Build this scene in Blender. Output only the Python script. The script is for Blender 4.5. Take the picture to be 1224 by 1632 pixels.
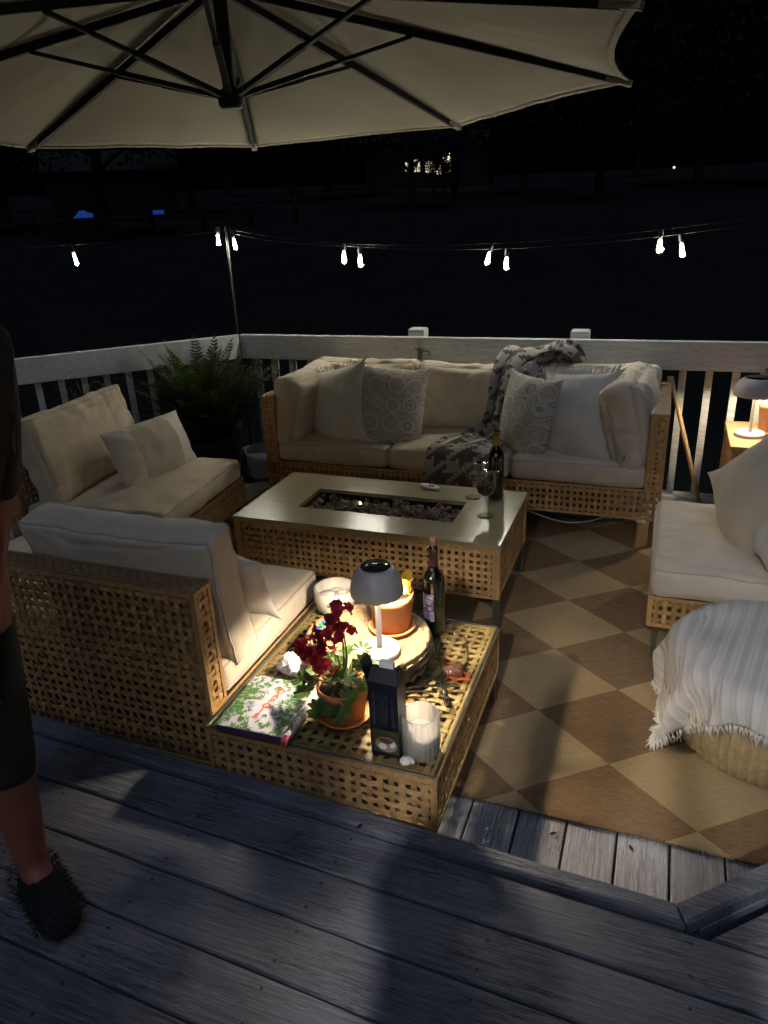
import bpy, bmesh, math, random
from mathutils import Vector, Matrix, noise
random.seed(7)
R=math.radians
for o in list(bpy.data.objects): bpy.data.objects.remove(o)
S=bpy.context.scene; COL=S.collection
# ------------------------------------------------------------------ camera
cd=bpy.data.cameras.new('camera'); cam=bpy.data.objects.new('camera',cd); COL.objects.link(cam); S.camera=cam
fwd=Vector((-.33720354,.86000015,-.3830059)); rgt=Vector((.93656136,.34777186,-.04367543)); up=Vector((-.0956378,.37343604,.92271281))
cam.matrix_world=Matrix(((rgt.x,up.x,-fwd.x,0),(rgt.y,up.y,-fwd.y,0),(rgt.z,up.z,-fwd.z,1.66),(0,0,0,1)))
cd.sensor_fit='VERTICAL'; cd.sensor_height=24; cd.lens=1159.6/1632*24; cd.clip_start=.03; cd.clip_end=2000
S.render.resolution_x=768; S.render.resolution_y=1024
# ------------------------------------------------------------------ night sky and moon
W=bpy.data.worlds.new('World'); S.world=W; W.use_nodes=True
wn=W.node_tree; bg=wn.nodes['Background']
sky=wn.nodes.new('ShaderNodeTexSky'); sky.sky_type='NISHITA'; sky.sun_disc=False
sky.sun_elevation=R(-5); sky.sun_rotation=R(200)
wn.links.new(sky.outputs[0],bg.inputs[0]); bg.inputs[1].default_value=.15
sd=bpy.data.lights.new('moon_fill','SUN'); sd.energy=.36; sd.angle=R(35); sd.color=(.50,.66,1)  # dim, wide blue fill lamp standing in for sky and moonlight
sun=bpy.data.objects.new('moon_fill',sd); COL.objects.link(sun); sun.rotation_euler=(R(27),0,R(20))
S.cycles.max_bounces=6; S.cycles.diffuse_bounces=3; S.cycles.glossy_bounces=3; S.cycles.transmission_bounces=6; S.cycles.transparent_max_bounces=12; S.cycles.caustics_reflective=False; S.cycles.caustics_refractive=False
S.view_settings.view_transform='Standard'; S.view_settings.look='None'; S.view_settings.exposure=0; S.view_settings.gamma=1
FLOOD=2900; FILL=.68; LAMP=1500; LAMP2=800; BULB=170

# ------------------------------------------------------------------ helpers
ORG={}
class MB:
    def __init__(s,M=None): s.v=[]; s.f=[]; s.mi=[]; s.sm=[]; s.uv={}; s.M=M
    def add(s,vs,fs,mi=0,sm=True,uv=None):
        n=len(s.v)
        for k,p in enumerate(vs):
            p=Vector(p)
            if s.M: p=s.M@p
            s.v.append(p)
            if uv: s.uv[n+k]=uv[k]
        for f in fs: s.f.append([i+n for i in f]); s.mi.append(mi); s.sm.append(sm)
        return s
    def box(s,x0,x1,y0,y1,z0,z1,mi=0):
        v=[(x0,y0,z0),(x1,y0,z0),(x1,y1,z0),(x0,y1,z0),(x0,y0,z1),(x1,y0,z1),(x1,y1,z1),(x0,y1,z1)]
        return s.add(v,[(0,3,2,1),(4,5,6,7),(0,1,5,4),(1,2,6,5),(2,3,7,6),(3,0,4,7)],mi,False)
    def cbox(s,x0,x1,y0,y1,z0,z1,c=.003,mi=0):
        return s.slab([(x0,y0),(x1,y0),(x1,y1),(x0,y1)],z0,z1,c,mi)
    def slab(s,poly,z0,z1,c=.003,mi=0):
        n=len(poly); cx=sum(p[0] for p in poly)/n; cy=sum(p[1] for p in poly)/n
        def inset(p):
            # shift each vertex along both edge normals
            return p
        P=[Vector(p) for p in poly]; I=[]
        for i in range(n):
            a=P[i-1];b=P[i];d=P[(i+1)%n]
            e1=(b-a).normalized(); e2=(d-b).normalized()
            n1=Vector((-e1.y,e1.x)); n2=Vector((-e2.y,e2.x)); k=1+n1.dot(n2)
            I.append(b+(n1+n2)*(c/max(k,.3)))
        v=[(p.x,p.y,z0+c) for p in P]+[(p.x,p.y,z1-c) for p in P]+[(p.x,p.y,z1) for p in I]+[(p.x,p.y,z0) for p in I]
        f=[tuple(range(2*n,3*n)),tuple(reversed(range(3*n,4*n)))]
        for i in range(n):
            j=(i+1)%n
            f+=[(i,j,n+j,n+i),(n+i,n+j,2*n+j,2*n+i),(3*n+i,3*n+j,j,i)]
        return s.add(v,f,mi,False)
    def tube(s,pts,rad,n=8,mi=0,cap=True):
        pts=[Vector(p) for p in pts]; m=len(pts)
        if not hasattr(rad,'__len__'): rad=[rad]*m
        ref=None; vs=[]; fs=[]
        for i in range(m):
            t=(pts[min(i+1,m-1)]-pts[max(i-1,0)]).normalized()
            if ref is None:
                ref=Vector((0,0,1)) if abs(t.z)<.9 else Vector((1,0,0))
            a=(ref-t*ref.dot(t)).normalized(); b=t.cross(a); ref=a
            for k in range(n):
                q=2*math.pi*k/n; vs.append(pts[i]+(a*math.cos(q)+b*math.sin(q))*rad[i])
        for i in range(m-1):
            for k in range(n):
                l=(k+1)%n; fs.append((i*n+k,i*n+l,(i+1)*n+l,(i+1)*n+k))
        if cap: fs+= [tuple(reversed(range(n))),tuple(range((m-1)*n,m*n))]
        return s.add(vs,fs,mi)
    def lathe(s,prof,n=32,at=(0,0,0),mi=0,wob=None):
        vs=[];fs=[];m=len(prof)
        for i,(r,z) in enumerate(prof):
            for k in range(n):
                q=2*math.pi*k/n; rr=r*(wob(q,i) if wob else 1)
                vs.append((at[0]+rr*math.cos(q),at[1]+rr*math.sin(q),at[2]+z))
        for i in range(m-1):
            for k in range(n):
                l=(k+1)%n; fs.append((i*n+k,i*n+l,(i+1)*n+l,(i+1)*n+k))
        ring=prof[0]==prof[-1]
        if prof[0][0]>1e-5 and not ring: fs.append(tuple(reversed(range(n))))
        if prof[-1][0]>1e-5 and not ring: fs.append(tuple(range((m-1)*n,m*n)))
        return s.add(vs,fs,mi)
    def ribbon(s,pts,side,nrm,hw,th,mi=0):
        vs=[];fs=[];m=len(pts)
        for p in pts:
            vs+=[p-side*hw+nrm*th,p+side*hw+nrm*th,p+side*hw-nrm*th,p-side*hw-nrm*th]
        for i in range(m-1):
            a=i*4;b=a+4
            for k in range(4):
                l=(k+1)%4; fs.append((a+k,a+l,b+l,b+k))
        fs+=[(3,2,1,0),((m-1)*4,(m-1)*4+1,(m-1)*4+2,(m-1)*4+3)]
        return s.add(vs,fs,mi,False)
    def mesh(s,name,mats,base=Vector((0,0,0))):
        me=bpy.data.meshes.new(name); me.from_pydata([tuple(p-base) for p in s.v],[],s.f)
        if not isinstance(mats,(list,tuple)): mats=[mats]
        for m in mats: me.materials.append(M[m] if isinstance(m,str) else m)
        for p,mi,sm in zip(me.polygons,s.mi,s.sm): p.material_index=mi; p.use_smooth=sm
        if s.uv:
            ul=me.uv_layers.new(name='UVMap')
            for l in me.loops: ul.data[l.index].uv=s.uv.get(l.vertex_index,(0,0))
        me.update(); return me
    def build(s,name,mats,parent=None,base=None):
        b=ORG[parent] if parent else Vector(base if base is not None else (0,0,0))
        o=bpy.data.objects.new(name,s.mesh(name,mats,b)); COL.objects.link(o)
        ORG[o]=b
        if parent: o.parent=parent
        else: o.location=b
        return o
def thing(name,label,cat,base,group=None):
    o=bpy.data.objects.new(name,None); COL.objects.link(o); o.location=base; o.empty_display_size=.05
    ORG[o]=Vector(base); o['label']=label; o['category']=cat
    if group: o['group']=group
    return o
def tag(o,label,cat,group=None):
    o['label']=label; o['category']=cat
    if group: o['group']=group
    return o
def struct(o,kind='structure'): o['kind']=kind; return o
def child(src,parent,loc,rot=None,scale=None):
    o=src.copy(); COL.objects.link(o); o.parent=parent; o.location=Vector(loc)-ORG[parent]
    if rot: o.rotation_euler=rot
    if scale: o.scale=scale
    return o
def meshobj(me,name,parent,loc,rot=None,scale=None):
    o=bpy.data.objects.new(name,me); COL.objects.link(o); o.parent=parent; o.location=Vector(loc)-ORG[parent]; ORG[o]=Vector(loc)
    if rot is not None: o.rotation_euler=rot
    if scale: o.scale=(scale,)*3 if not hasattr(scale,'__len__') else scale
    return o
def smoothpath(P,n=6):
    P=[Vector(p) for p in P]; out=[]
    for i in range(len(P)-1):
        a=P[max(i-1,0)];b=P[i];c=P[i+1];d=P[min(i+2,len(P)-1)]
        for k in range(n):
            t=k/n; out.append(.5*((2*b)+(c-a)*t+(2*a-5*b+4*c-d)*t*t+(3*b-a-3*c+d)*t**3))
    out.append(P[-1]); return out
# ------------------------------------------------------------------ materials
M={}
def new(name):
    m=bpy.data.materials.new(name); m.use_nodes=True; M[name]=m
    nt=m.node_tree; return m,nt,nt.nodes['Principled BSDF']
def N(nt,t,**k):
    n=nt.nodes.new('ShaderNode'+t)
    for a,b in k.items():
        if a in ('inputs',):
            for i,v in b.items(): n.inputs[i].default_value=v
        else: setattr(n,a,b)
    return n
def math_(nt,op,a,b=None):
    n=nt.nodes.new('ShaderNodeMath'); n.operation=op
    for i,x in enumerate((a,b)):
        if x is None: continue
        if isinstance(x,(int,float)): n.inputs[i].default_value=x
        else: nt.links.new(x,n.inputs[i])
    return n.outputs[0]
def mixc(nt,f,a,b,mode='MIX'):
    n=nt.nodes.new('ShaderNodeMix'); n.data_type='RGBA'; n.blend_type=mode
    for i,x in ((0,f),(6,a),(7,b)):
        if isinstance(x,(int,float)): n.inputs[i].default_value=x
        elif isinstance(x,tuple): n.inputs[i].default_value=(*x,1)
        else: nt.links.new(x,n.inputs[i])
    return n.outputs[2]
def objco(nt,scale=(1,1,1),rnd=False,gen='Object'):
    tc=N(nt,'TexCoord'); mp=N(nt,'Mapping'); mp.inputs['Scale'].default_value=scale
    nt.links.new(tc.outputs[gen],mp.inputs[0])
    if rnd:
        oi=N(nt,'ObjectInfo'); v=N(nt,'CombineXYZ')
        for i in range(3): nt.links.new(math_(nt,'MULTIPLY',oi.outputs['Random'],37.+11*i),v.inputs[i])
        nt.links.new(v.outputs[0],mp.inputs['Location'])
    return mp.outputs[0]
def noise_(nt,co,scale,detail=4,rough=.55):
    n=N(nt,'TexNoise'); n.inputs['Scale'].default_value=scale; n.inputs['Detail'].default_value=detail; n.inputs['Roughness'].default_value=rough
    nt.links.new(co,n.inputs['Vector']); return n.outputs[0]
def ramp(nt,f,a,b):
    n=N(nt,'MapRange'); n.inputs[1].default_value=a; n.inputs[2].default_value=b
    nt.links.new(f,n.inputs[0]); return n.outputs[0]
def bump(nt,p,h,st,dist=.002):
    b=N(nt,'Bump'); b.inputs['Strength'].default_value=st; b.inputs['Distance'].default_value=dist
    nt.links.new(h,b.inputs['Height']); nt.links.new(b.outputs[0],p.inputs['Normal'])
def sc(c,k): return tuple(min(1,x*k) for x in c)
def pm(name,col,rough=.6,var=.25,vs=12,bs=0,bst=.3,metal=0,spec=.5,stretch=(1,1,1),bdist=.002,trans=0,sheen=0):
    m,nt,p=new(name); co=objco(nt,stretch)
    f=ramp(nt,noise_(nt,co,vs),.3,.7)
    nt.links.new(mixc(nt,f,sc(col,1-var),sc(col,1+var*.6)),p.inputs['Base Color'])
    p.inputs['Roughness'].default_value=rough; p.inputs['Metallic'].default_value=metal; p.inputs['Specular IOR Level'].default_value=spec
    if trans: p.inputs['Transmission Weight'].default_value=trans
    if sheen: p.inputs['Sheen Weight'].default_value=sheen
    if bs: bump(nt,p,noise_(nt,co,bs,3),bst,bdist)
    return m
def emit(name,col,st):
    m,nt,p=new(name); p.inputs['Base Color'].default_value=(*col,1); p.inputs['Emission Color'].default_value=(*col,1); p.inputs['Emission Strength'].default_value=st; return m
def fabric(name,col,var=.12,weave=900,bst=.25,big=9):
    m,nt,p=new(name); co=objco(nt)
    f=ramp(nt,noise_(nt,co,big,3),.3,.7)
    c=mixc(nt,f,sc(col,1-var),sc(col,1+var*.5)); nt.links.new(c,p.inputs['Base Color'])
    p.inputs['Roughness'].default_value=.85; p.inputs['Specular IOR Level'].default_value=.2; p.inputs['Sheen Weight'].default_value=.15
    h=math_(nt,'ADD',noise_(nt,co,weave,1),math_(nt,'MULTIPLY',noise_(nt,co,22,4,.6),2.5))
    bump(nt,p,h,bst,.004); return m
def wood(name,col,dark,stretch,scale=6,rough=.75,bst=.5,crack=True,tone=.35):
    m,nt,p=new(name); co=objco(nt,stretch,True)
    g=noise_(nt,co,scale,8,.65); g2=noise_(nt,co,scale*5,5,.6)
    f=ramp(nt,g,.35,.68); c=mixc(nt,f,dark,col)
    c=mixc(nt,math_(nt,'MULTIPLY',ramp(nt,g2,.5,.68),.7),c,sc(dark,.45))
    h=math_(nt,'ADD',math_(nt,'MULTIPLY',g,1.),math_(nt,'MULTIPLY',g2,.8))
    if crack:
        k=noise_(nt,co,scale*1.7,3,.5); ck=ramp(nt,math_(nt,'ABSOLUTE',math_(nt,'SUBTRACT',k,.5)),.0,.018)
        pt=ramp(nt,noise_(nt,objco(nt,(1,1,1),True),3,2),.48,.6)
        ck=math_(nt,'MAXIMUM',ck,math_(nt,'SUBTRACT',1,pt))
        c=mixc(nt,ck,sc(dark,.18),c); h=math_(nt,'ADD',h,math_(nt,'MULTIPLY',ck,1.5))
        # knots and stains
        vo=N(nt,'TexVoronoi'); vo.inputs['Scale'].default_value=2.3; nt.links.new(objco(nt,(.7,1,1) if stretch[0]<stretch[1] else (1,.7,1),True),vo.inputs['Vector'])
        kn=ramp(nt,vo.outputs['Distance'],.02,.05); c=mixc(nt,kn,sc(dark,.3),c)
    oi=N(nt,'ObjectInfo'); tn=math_(nt,'ADD',math_(nt,'MULTIPLY',oi.outputs['Random'],tone),1-tone*.5)
    hs=N(nt,'HueSaturation'); nt.links.new(tn,hs.inputs['Value']); nt.links.new(c,hs.inputs['Color'])
    nt.links.new(hs.outputs[0],p.inputs['Base Color']); p.inputs['Roughness'].default_value=rough; p.inputs['Specular IOR Level'].default_value=.3
    bump(nt,p,h,bst,.004); return m
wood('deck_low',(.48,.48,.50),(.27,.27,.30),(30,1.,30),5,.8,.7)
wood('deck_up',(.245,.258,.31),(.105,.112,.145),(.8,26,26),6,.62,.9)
wood('rail_paint',(.60,.61,.62),(.47,.48,.49),(1,14,14),4,.6,.25,False,.1)
wood('pale_wood',(.62,.45,.25),(.5,.34,.17),(14,14,1.2),5,.55,.15,False,.1)
wood('table_wood',(.55,.42,.22),(.45,.32,.15),(1.2,16,16),5,.45,.12,False,.05)
def rattan(name,col):
    m,nt,p=new(name); co=objco(nt,(1,1,1)); f=ramp(nt,noise_(nt,co,70,3),.3,.7)
    f2=ramp(nt,noise_(nt,co,9,2),.3,.7)
    c=mixc(nt,f,sc(col,.72),sc(col,1.2)); c=mixc(nt,math_(nt,'MULTIPLY',f2,.35),c,sc(col,.6))
    nt.links.new(c,p.inputs['Base Color']); p.inputs['Roughness'].default_value=.45
    bump(nt,p,noise_(nt,co,420,2),.25,.001); return m
rattan('rattan',(.53,.315,.13)); rattan('rattan_b',(.43,.25,.10)); rattan('rattan_c',(.58,.365,.165)); rattan('rattan_dark',(.30,.185,.085)); rattan('jute',(.40,.265,.145))
fabric('cream',(.71,.62,.505)); fabric('offwhite',(.76,.735,.70),.1,700,.4); fabric('linen_band',(.55,.50,.44)); fabric('piping',(.58,.50,.40))
pm('metal_dark',(.035,.033,.03),.45,.2,bs=200,bst=.1); pm('metal_leg',(.16,.15,.13),.4,.2,metal=.6)
pm('firetop',(.36,.31,.185),.24,.12,vs=5,stretch=(1,9,9),bs=60,bst=.05,spec=.6)
pm('lava',(.27,.20,.165),.95,.45,vs=30,bs=90,bst=.8,bdist=.006); pm('pan',(.05,.05,.05),.5,.2,metal=.7)
pm('chrome',(.6,.6,.62),.15,.05,metal=1)
pm('terracotta',(.62,.24,.085),.75,.18,vs=16,bs=120,bst=.15); pm('soil',(.03,.02,.014),.95,.4,bs=120,bst=.9)
pm('lamp_white',(.82,.80,.77),.35,.03); pm('shade_grey',(.42,.40,.41),.4,.04); pm('solar',(.01,.01,.014),.12,.1)
pm('leaf_dark',(.03,.045,.025),.5,.4,vs=30)
pm('stem',(.10,.14,.05),.6,.3); pm('petal_pink',(.7,.10,.16),.5,.2)
def leafm(name,col,tr=.5,var=.35):
    m=bpy.data.materials.new(name); m.use_nodes=True; M[name]=m; nt=m.node_tree; p=nt.nodes['Principled BSDF']; out=nt.nodes['Material Output']
    c=mixc(nt,ramp(nt,noise_(nt,objco(nt,(1,1,1),True),30),.3,.7),sc(col,1-var),sc(col,1+var)); nt.links.new(c,p.inputs['Base Color']); p.inputs['Roughness'].default_value=.55
    tl=N(nt,'BsdfTranslucent'); nt.links.new(mixc(nt,1.,c,(1.6,1.5,1.2),'MULTIPLY'),tl.inputs[0]); mx=N(nt,'MixShader'); mx.inputs[0].default_value=tr
    nt.links.new(p.outputs[0],mx.inputs[1]); nt.links.new(tl.outputs[0],mx.inputs[2]); nt.links.new(mx.outputs[0],out.inputs[0])
leafm('petal',(.36,.018,.034),.42); leafm('leaf_g',(.075,.14,.03),.35); leafm('leaf_fern',(.038,.062,.018),.3); leafm('petal_y',(.8,.6,.06),.4,.15)
pm('navy',(.008,.009,.02),.38,.15,spec=.4); pm('navy_side',(.05,.022,.012),.5,.2); pm('print_grey',(.13,.13,.16),.6,.1); pm('print_dim',(.05,.05,.065),.6,.1); pm('print_white',(.75,.75,.75),.5,.05)
pm('print_olive',(.06,.06,.03),.5,.4,vs=20); pm('print_cream',(.30,.27,.23),.5,.3); pm('print_red',(.18,.05,.03),.5,.4)
pm('paper',(.80,.78,.80),.7,.05,bs=60,bst=.3); pm('cover',(.54,.52,.62),.45,.10,vs=18); pm('spine',(.12,.05,.14),.5,.15); pm('green_a',(.08,.20,.05),.5,.3,vs=60); pm('green_b',(.04,.13,.07),.5,.3,vs=60); pm('green_c',(.22,.32,.09),.5,.3,vs=60)
pm('lavender',(.42,.36,.62),.5,.2,vs=60); pm('orange_red',(.75,.13,.05),.5,.2,vs=60)
pm('label_purple',(.30,.20,.42),.5,.15); pm('cork',(.55,.30,.14),.8,.3,vs=90,bs=200,bst=.5); pm('foil',(.09,.035,.07),.35,.1,metal=.3); pm('foil_gold',(.45,.26,.05),.35,.1,metal=.6)
pm('marble',(.78,.72,.64),.3,.25,vs=7,stretch=(1,2,1)); pm('wax',(.80,.76,.72),.4,.05)
pm('pouf',(.40,.31,.17),.8,.25,vs=40,bs=300,bst=.4); pm('pale_blue',(.36,.42,.58),.4,.2); pm('canopy',(.29,.26,.185),.85,.16,vs=2.2,bs=500,bst=.15)
pm('canopy_hem',(.30,.265,.19),.85,.1,vs=30,bs=400,bst=.3); pm('black_metal',(.010,.010,.010),.7,.1,spec=.25,bs=150,bst=.1); pm('cable',(.004,.004,.004),.6,.1); pm('cable_pale',(.45,.55,.5),.4,.1); pm('plastic_white',(.75,.75,.77),.4,.03); pm('plastic_black',(.015,.015,.02),.4,.05)
pm('skin',(.26,.085,.06),.5,.15,vs=20,bs=250,bst=.1); pm('cloth_dark',(.012,.004,.006),.9,.3,vs=20,bs=300,bst=.3); pm('cloth_olive',(.022,.02,.014),.9,.3,vs=20,bs=300,bst=.3); pm('cloth_orange',(.30,.13,.03),.9,.3); pm('fur',(.016,.016,.018),.95,.4,vs=90,bs=150,bst=1,bdist=.01); pm('hair',(.02,.013,.01),.55,.3,vs=60,stretch=(1,1,.1)); pm('denim',(.02,.024,.04),.9,.2)
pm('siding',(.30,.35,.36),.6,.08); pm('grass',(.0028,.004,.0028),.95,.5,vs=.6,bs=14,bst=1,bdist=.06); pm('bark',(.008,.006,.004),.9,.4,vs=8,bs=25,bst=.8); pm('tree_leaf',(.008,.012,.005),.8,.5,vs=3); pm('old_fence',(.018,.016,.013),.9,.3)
pm('twist_blue',(.03,.08,.55),.3,.1);pm('twist_green',(.05,.35,.12),.3,.1);pm('twist_yellow',(.85,.65,.10),.3,.1);pm('twist_pink',(.75,.2,.35),.3,.1);pm('twist_white',(.8,.78,.8),.3,.05)
def clear(name,tint,edge,rough=.02,ior=1.5,milk=0):
    m=bpy.data.materials.new(name); m.use_nodes=True; M[name]=m; nt=m.node_tree; nt.nodes.clear()
    out=N(nt,'OutputMaterial'); tr=N(nt,'BsdfTransparent'); gl=N(nt,'BsdfGlossy'); gl.inputs['Roughness'].default_value=rough
    lw=N(nt,'LayerWeight'); lw.inputs[0].default_value=.5; fz=math_(nt,'ADD',math_(nt,'MULTIPLY',math_(nt,'POWER',lw.outputs['Facing'],4.),.9),.035)
    f=math_(nt,'POWER',lw.outputs['Facing'],3.); nt.links.new(mixc(nt,f,tint,edge),tr.inputs[0])
    mx=N(nt,'MixShader'); nt.links.new(fz,mx.inputs[0]); nt.links.new(tr.outputs[0],mx.inputs[1]); nt.links.new(gl.outputs[0],mx.inputs[2]); o=mx.outputs[0]
    if milk:
        df=N(nt,'BsdfDiffuse'); df.inputs[0].default_value=(.85,.83,.81,1); tl=N(nt,'BsdfTranslucent'); tl.inputs[0].default_value=(.85,.83,.81,1); m2=N(nt,'MixShader'); m2.inputs[0].default_value=.5
        nt.links.new(df.outputs[0],m2.inputs[1]); nt.links.new(tl.outputs[0],m2.inputs[2]); m3=N(nt,'MixShader'); m3.inputs[0].default_value=milk
        nt.links.new(o,m3.inputs[1]); nt.links.new(m2.outputs[0],m3.inputs[2]); o=m3.outputs[0]
    nt.links.new(o,out.inputs[0])
clear('glass',(.97,.98,.97),(.72,.74,.73)); clear('thin_glass',(.93,.96,.945),(.5,.62,.56),.03); clear('ribbed_glass',(.95,.94,.93),(.6,.6,.6),.1,1.45,.4); clear('rose',(.95,.42,.30),(.8,.25,.15),.03,1.33,.1)
m,nt,p=new('bottle_glass'); p.inputs['Base Color'].default_value=(.004,.007,.003,1); p.inputs['Roughness'].default_value=.05; p.inputs['Specular IOR Level'].default_value=.7; p.inputs['Coat Weight'].default_value=.5
m,nt,p=new('wine'); p.inputs['Base Color'].default_value=(.02,.002,.004,1); p.inputs['Roughness'].default_value=.05
emit('flood',(1,.95,.88),FLOOD); emit('fill_glow',(1,.89,.70),FILL); emit('led',(1,.83,.60),LAMP); emit('led2',(1,.82,.56),LAMP2); emit('filament',(1,.91,.75),BULB*4)  # the pane glow is soft fill added behind the camera
emit('far_window',(1,.83,.52),.9); emit('far_blue',(.02,.10,.55),.28); emit('far_white',(.7,.8,1),1.5); emit('indicator',(.1,.9,.6),.6)
# rug: light and brown diamonds with woven streaks
m,nt,p=new('rug'); tc=N(nt,'TexCoord'); sx=N(nt,'SeparateXYZ'); nt.links.new(tc.outputs['Object'],sx.inputs[0])
wv=noise_(nt,objco(nt,(6,220,1)),1.,2); jit=math_(nt,'MULTIPLY',math_(nt,'SUBTRACT',wv,.5),.02)
def tri(s,off,per):
    q=math_(nt,'ADD',math_(nt,'DIVIDE',math_(nt,'SUBTRACT',s,off),per),.5+20)
    q=math_(nt,'ADD',q,jit)
    return math_(nt,'ABSOLUTE',math_(nt,'SUBTRACT',math_(nt,'FRACT',q),.5))
lt=math_(nt,'LESS_THAN',math_(nt,'ADD',tri(sx.outputs[0],-.29,.512),tri(sx.outputs[1],2.743,.405)),.5)
st=ramp(nt,noise_(nt,objco(nt,(16,230,1)),1.3,4,.75),.34,.66); st2=ramp(nt,noise_(nt,objco(nt,(260,260,1)),1,1),.3,.7)
cl=mixc(nt,st,(.36,.265,.15),(.52,.39,.225)); cdk=mixc(nt,st,(.12,.076,.042),(.32,.205,.112))
c=mixc(nt,lt,cdk,cl); c=mixc(nt,math_(nt,'MULTIPLY',st2,.5),c,(.13,.085,.048)); c=mixc(nt,math_(nt,'MULTIPLY',ramp(nt,noise_(nt,objco(nt),2.2,3),.4,.7),.25),c,(.16,.11,.07))
nt.links.new(c,p.inputs['Base Color']); p.inputs['Roughness'].default_value=.95; p.inputs['Specular IOR Level'].default_value=.15
hh=N(nt,'TexWave'); hh.inputs['Scale'].default_value=1; hh.bands_direction='Y'; nt.links.new(objco(nt,(1,75,1)),hh.inputs[0])
bump(nt,p,math_(nt,'ADD',hh.outputs[1],st2),.5,.003)
# houndstooth throw (uv in cells)
m,nt,p=new('houndstooth'); tc=N(nt,'TexCoord'); sx=N(nt,'SeparateXYZ'); nt.links.new(tc.outputs['UV'],sx.inputs[0])
def snap(s): return math_(nt,'DIVIDE',math_(nt,'FLOOR',math_(nt,'MULTIPLY',s,4)),4)
u=snap(math_(nt,'ADD',sx.outputs[0],40.)); v=snap(math_(nt,'ADD',sx.outputs[1],40.))
a=math_(nt,'MODULO',math_(nt,'FLOOR',u),2); b=math_(nt,'MODULO',math_(nt,'FLOOR',v),2)
strp=math_(nt,'GREATER_THAN',math_(nt,'FRACT',math_(nt,'ADD',math_(nt,'ADD',u,v),.02)),.5)
same=math_(nt,'COMPARE',a,b); nt.nodes[-1].inputs[2].default_value=.1
same.node.inputs[2].default_value=.1
ht=math_(nt,'ADD',math_(nt,'MULTIPLY',same,a),math_(nt,'MULTIPLY',math_(nt,'SUBTRACT',1,same),strp))
kn=noise_(nt,objco(nt),500,1)
c=mixc(nt,ht,(.085,.078,.09),(.52,.49,.44)); c=mixc(nt,math_(nt,'MULTIPLY',kn,.35),c,(.2,.19,.18)); nt.links.new(c,p.inputs['Base Color']); p.inputs['Roughness'].default_value=.95
bump(nt,p,kn,.6,.004)
# striped throw
m,nt,p=new('striped'); tc=N(nt,'TexCoord'); sx=N(nt,'SeparateXYZ'); nt.links.new(tc.outputs['UV'],sx.inputs[0])
q=math_(nt,'FRACT',math_(nt,'MULTIPLY',sx.outputs[0],27)); s1=math_(nt,'GREATER_THAN',q,.62); q2=math_(nt,'FRACT',math_(nt,'MULTIPLY',sx.outputs[0],81)); s2=math_(nt,'GREATER_THAN',q2,.7)
c=mixc(nt,math_(nt,'MULTIPLY',s1,.42),(.62,.60,.585),(.38,.365,.385)); c=mixc(nt,math_(nt,'MULTIPLY',s2,.25),c,(.4,.38,.4)); nt.links.new(c,p.inputs['Base Color']); p.inputs['Roughness'].default_value=.95
bump(nt,p,math_(nt,'ADD',noise_(nt,objco(nt),260,2),math_(nt,'SINE',math_(nt,'MULTIPLY',sx.outputs[0],339))),.35,.004)
# medallion print pillow
m,nt,p=new('medallion'); tc=N(nt,'TexCoord'); mp=N(nt,'Mapping'); mp.inputs['Scale'].default_value=(2.1,2.1,1); nt.links.new(tc.outputs['UV'],mp.inputs[0])
vo=N(nt,'TexVoronoi'); vo.inputs['Scale'].default_value=1.25; vo.inputs['Randomness'].default_value=.35; nt.links.new(mp.outputs[0],vo.inputs['Vector'])
d=vo.outputs['Distance']; rings=math_(nt,'SINE',math_(nt,'MULTIPLY',d,62)); 
v2=N(nt,'TexVoronoi'); v2.inputs['Scale'].default_value=16; nt.links.new(mp.outputs[0],v2.inputs['Vector'])
dots=ramp(nt,v2.outputs['Distance'],.25,.4)
k=math_(nt,'MULTIPLY',ramp(nt,rings,-.2,.5),dots); c=mixc(nt,k,(.60,.58,.55),(.27,.265,.28))
inn=math_(nt,'LESS_THAN',d,.3); c=mixc(nt,math_(nt,'MULTIPLY',inn,.45),c,(.52,.46,.36)); edge=ramp(nt,math_(nt,'ABSOLUTE',math_(nt,'SUBTRACT',d,.43)),.0,.035)
c=mixc(nt,edge,(.66,.65,.62),c); nt.links.new(c,p.inputs['Base Color']); p.inputs['Roughness'].default_value=.9; bump(nt,p,noise_(nt,objco(nt),600,1),.3,.003)
# ------------------------------------------------------------------ terrain and decks
def terr(d): return -.6 if d<8 else (-.6+(d-8)*.068 if d<60 else 2.936+(d-60)*.045 if d<110 else 5.19)
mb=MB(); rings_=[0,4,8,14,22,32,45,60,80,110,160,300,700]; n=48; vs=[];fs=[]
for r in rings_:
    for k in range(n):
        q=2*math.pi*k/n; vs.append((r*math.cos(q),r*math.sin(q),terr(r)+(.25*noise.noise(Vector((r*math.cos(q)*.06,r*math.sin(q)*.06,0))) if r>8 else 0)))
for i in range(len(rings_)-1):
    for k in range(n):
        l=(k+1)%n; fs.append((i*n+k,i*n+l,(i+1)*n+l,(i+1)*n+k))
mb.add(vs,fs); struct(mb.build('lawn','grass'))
ld=thing('lower_deck','','',(0,0,0)); del ld['label'],ld['category']; struct(ld)
pw=.139; me=None
pl=MB(); pl.cbox(-pw/2+.003,pw/2-.003,0,3.35,-.035,0,.003); pme=pl.mesh('plank','deck_low')
for i in range(38):
    x=-3.95+i*pw
    y1=4.48 if x>-2.7 else max(1.3,4.48-( -2.7-x)*1.0)
    L=y1-1.15
    meshobj(pme,'plank',ld,(x,1.15,random.uniform(-.0015,.0)),(0,0,random.uniform(-.0015,.0015)),(1,L/3.35,1))
fr=MB(); fr.box(-4.2,1.6,1.2,4.46,-.12,-.045); struct(fr.build('joist_frame','metal_dark',ld),'structure')
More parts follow.
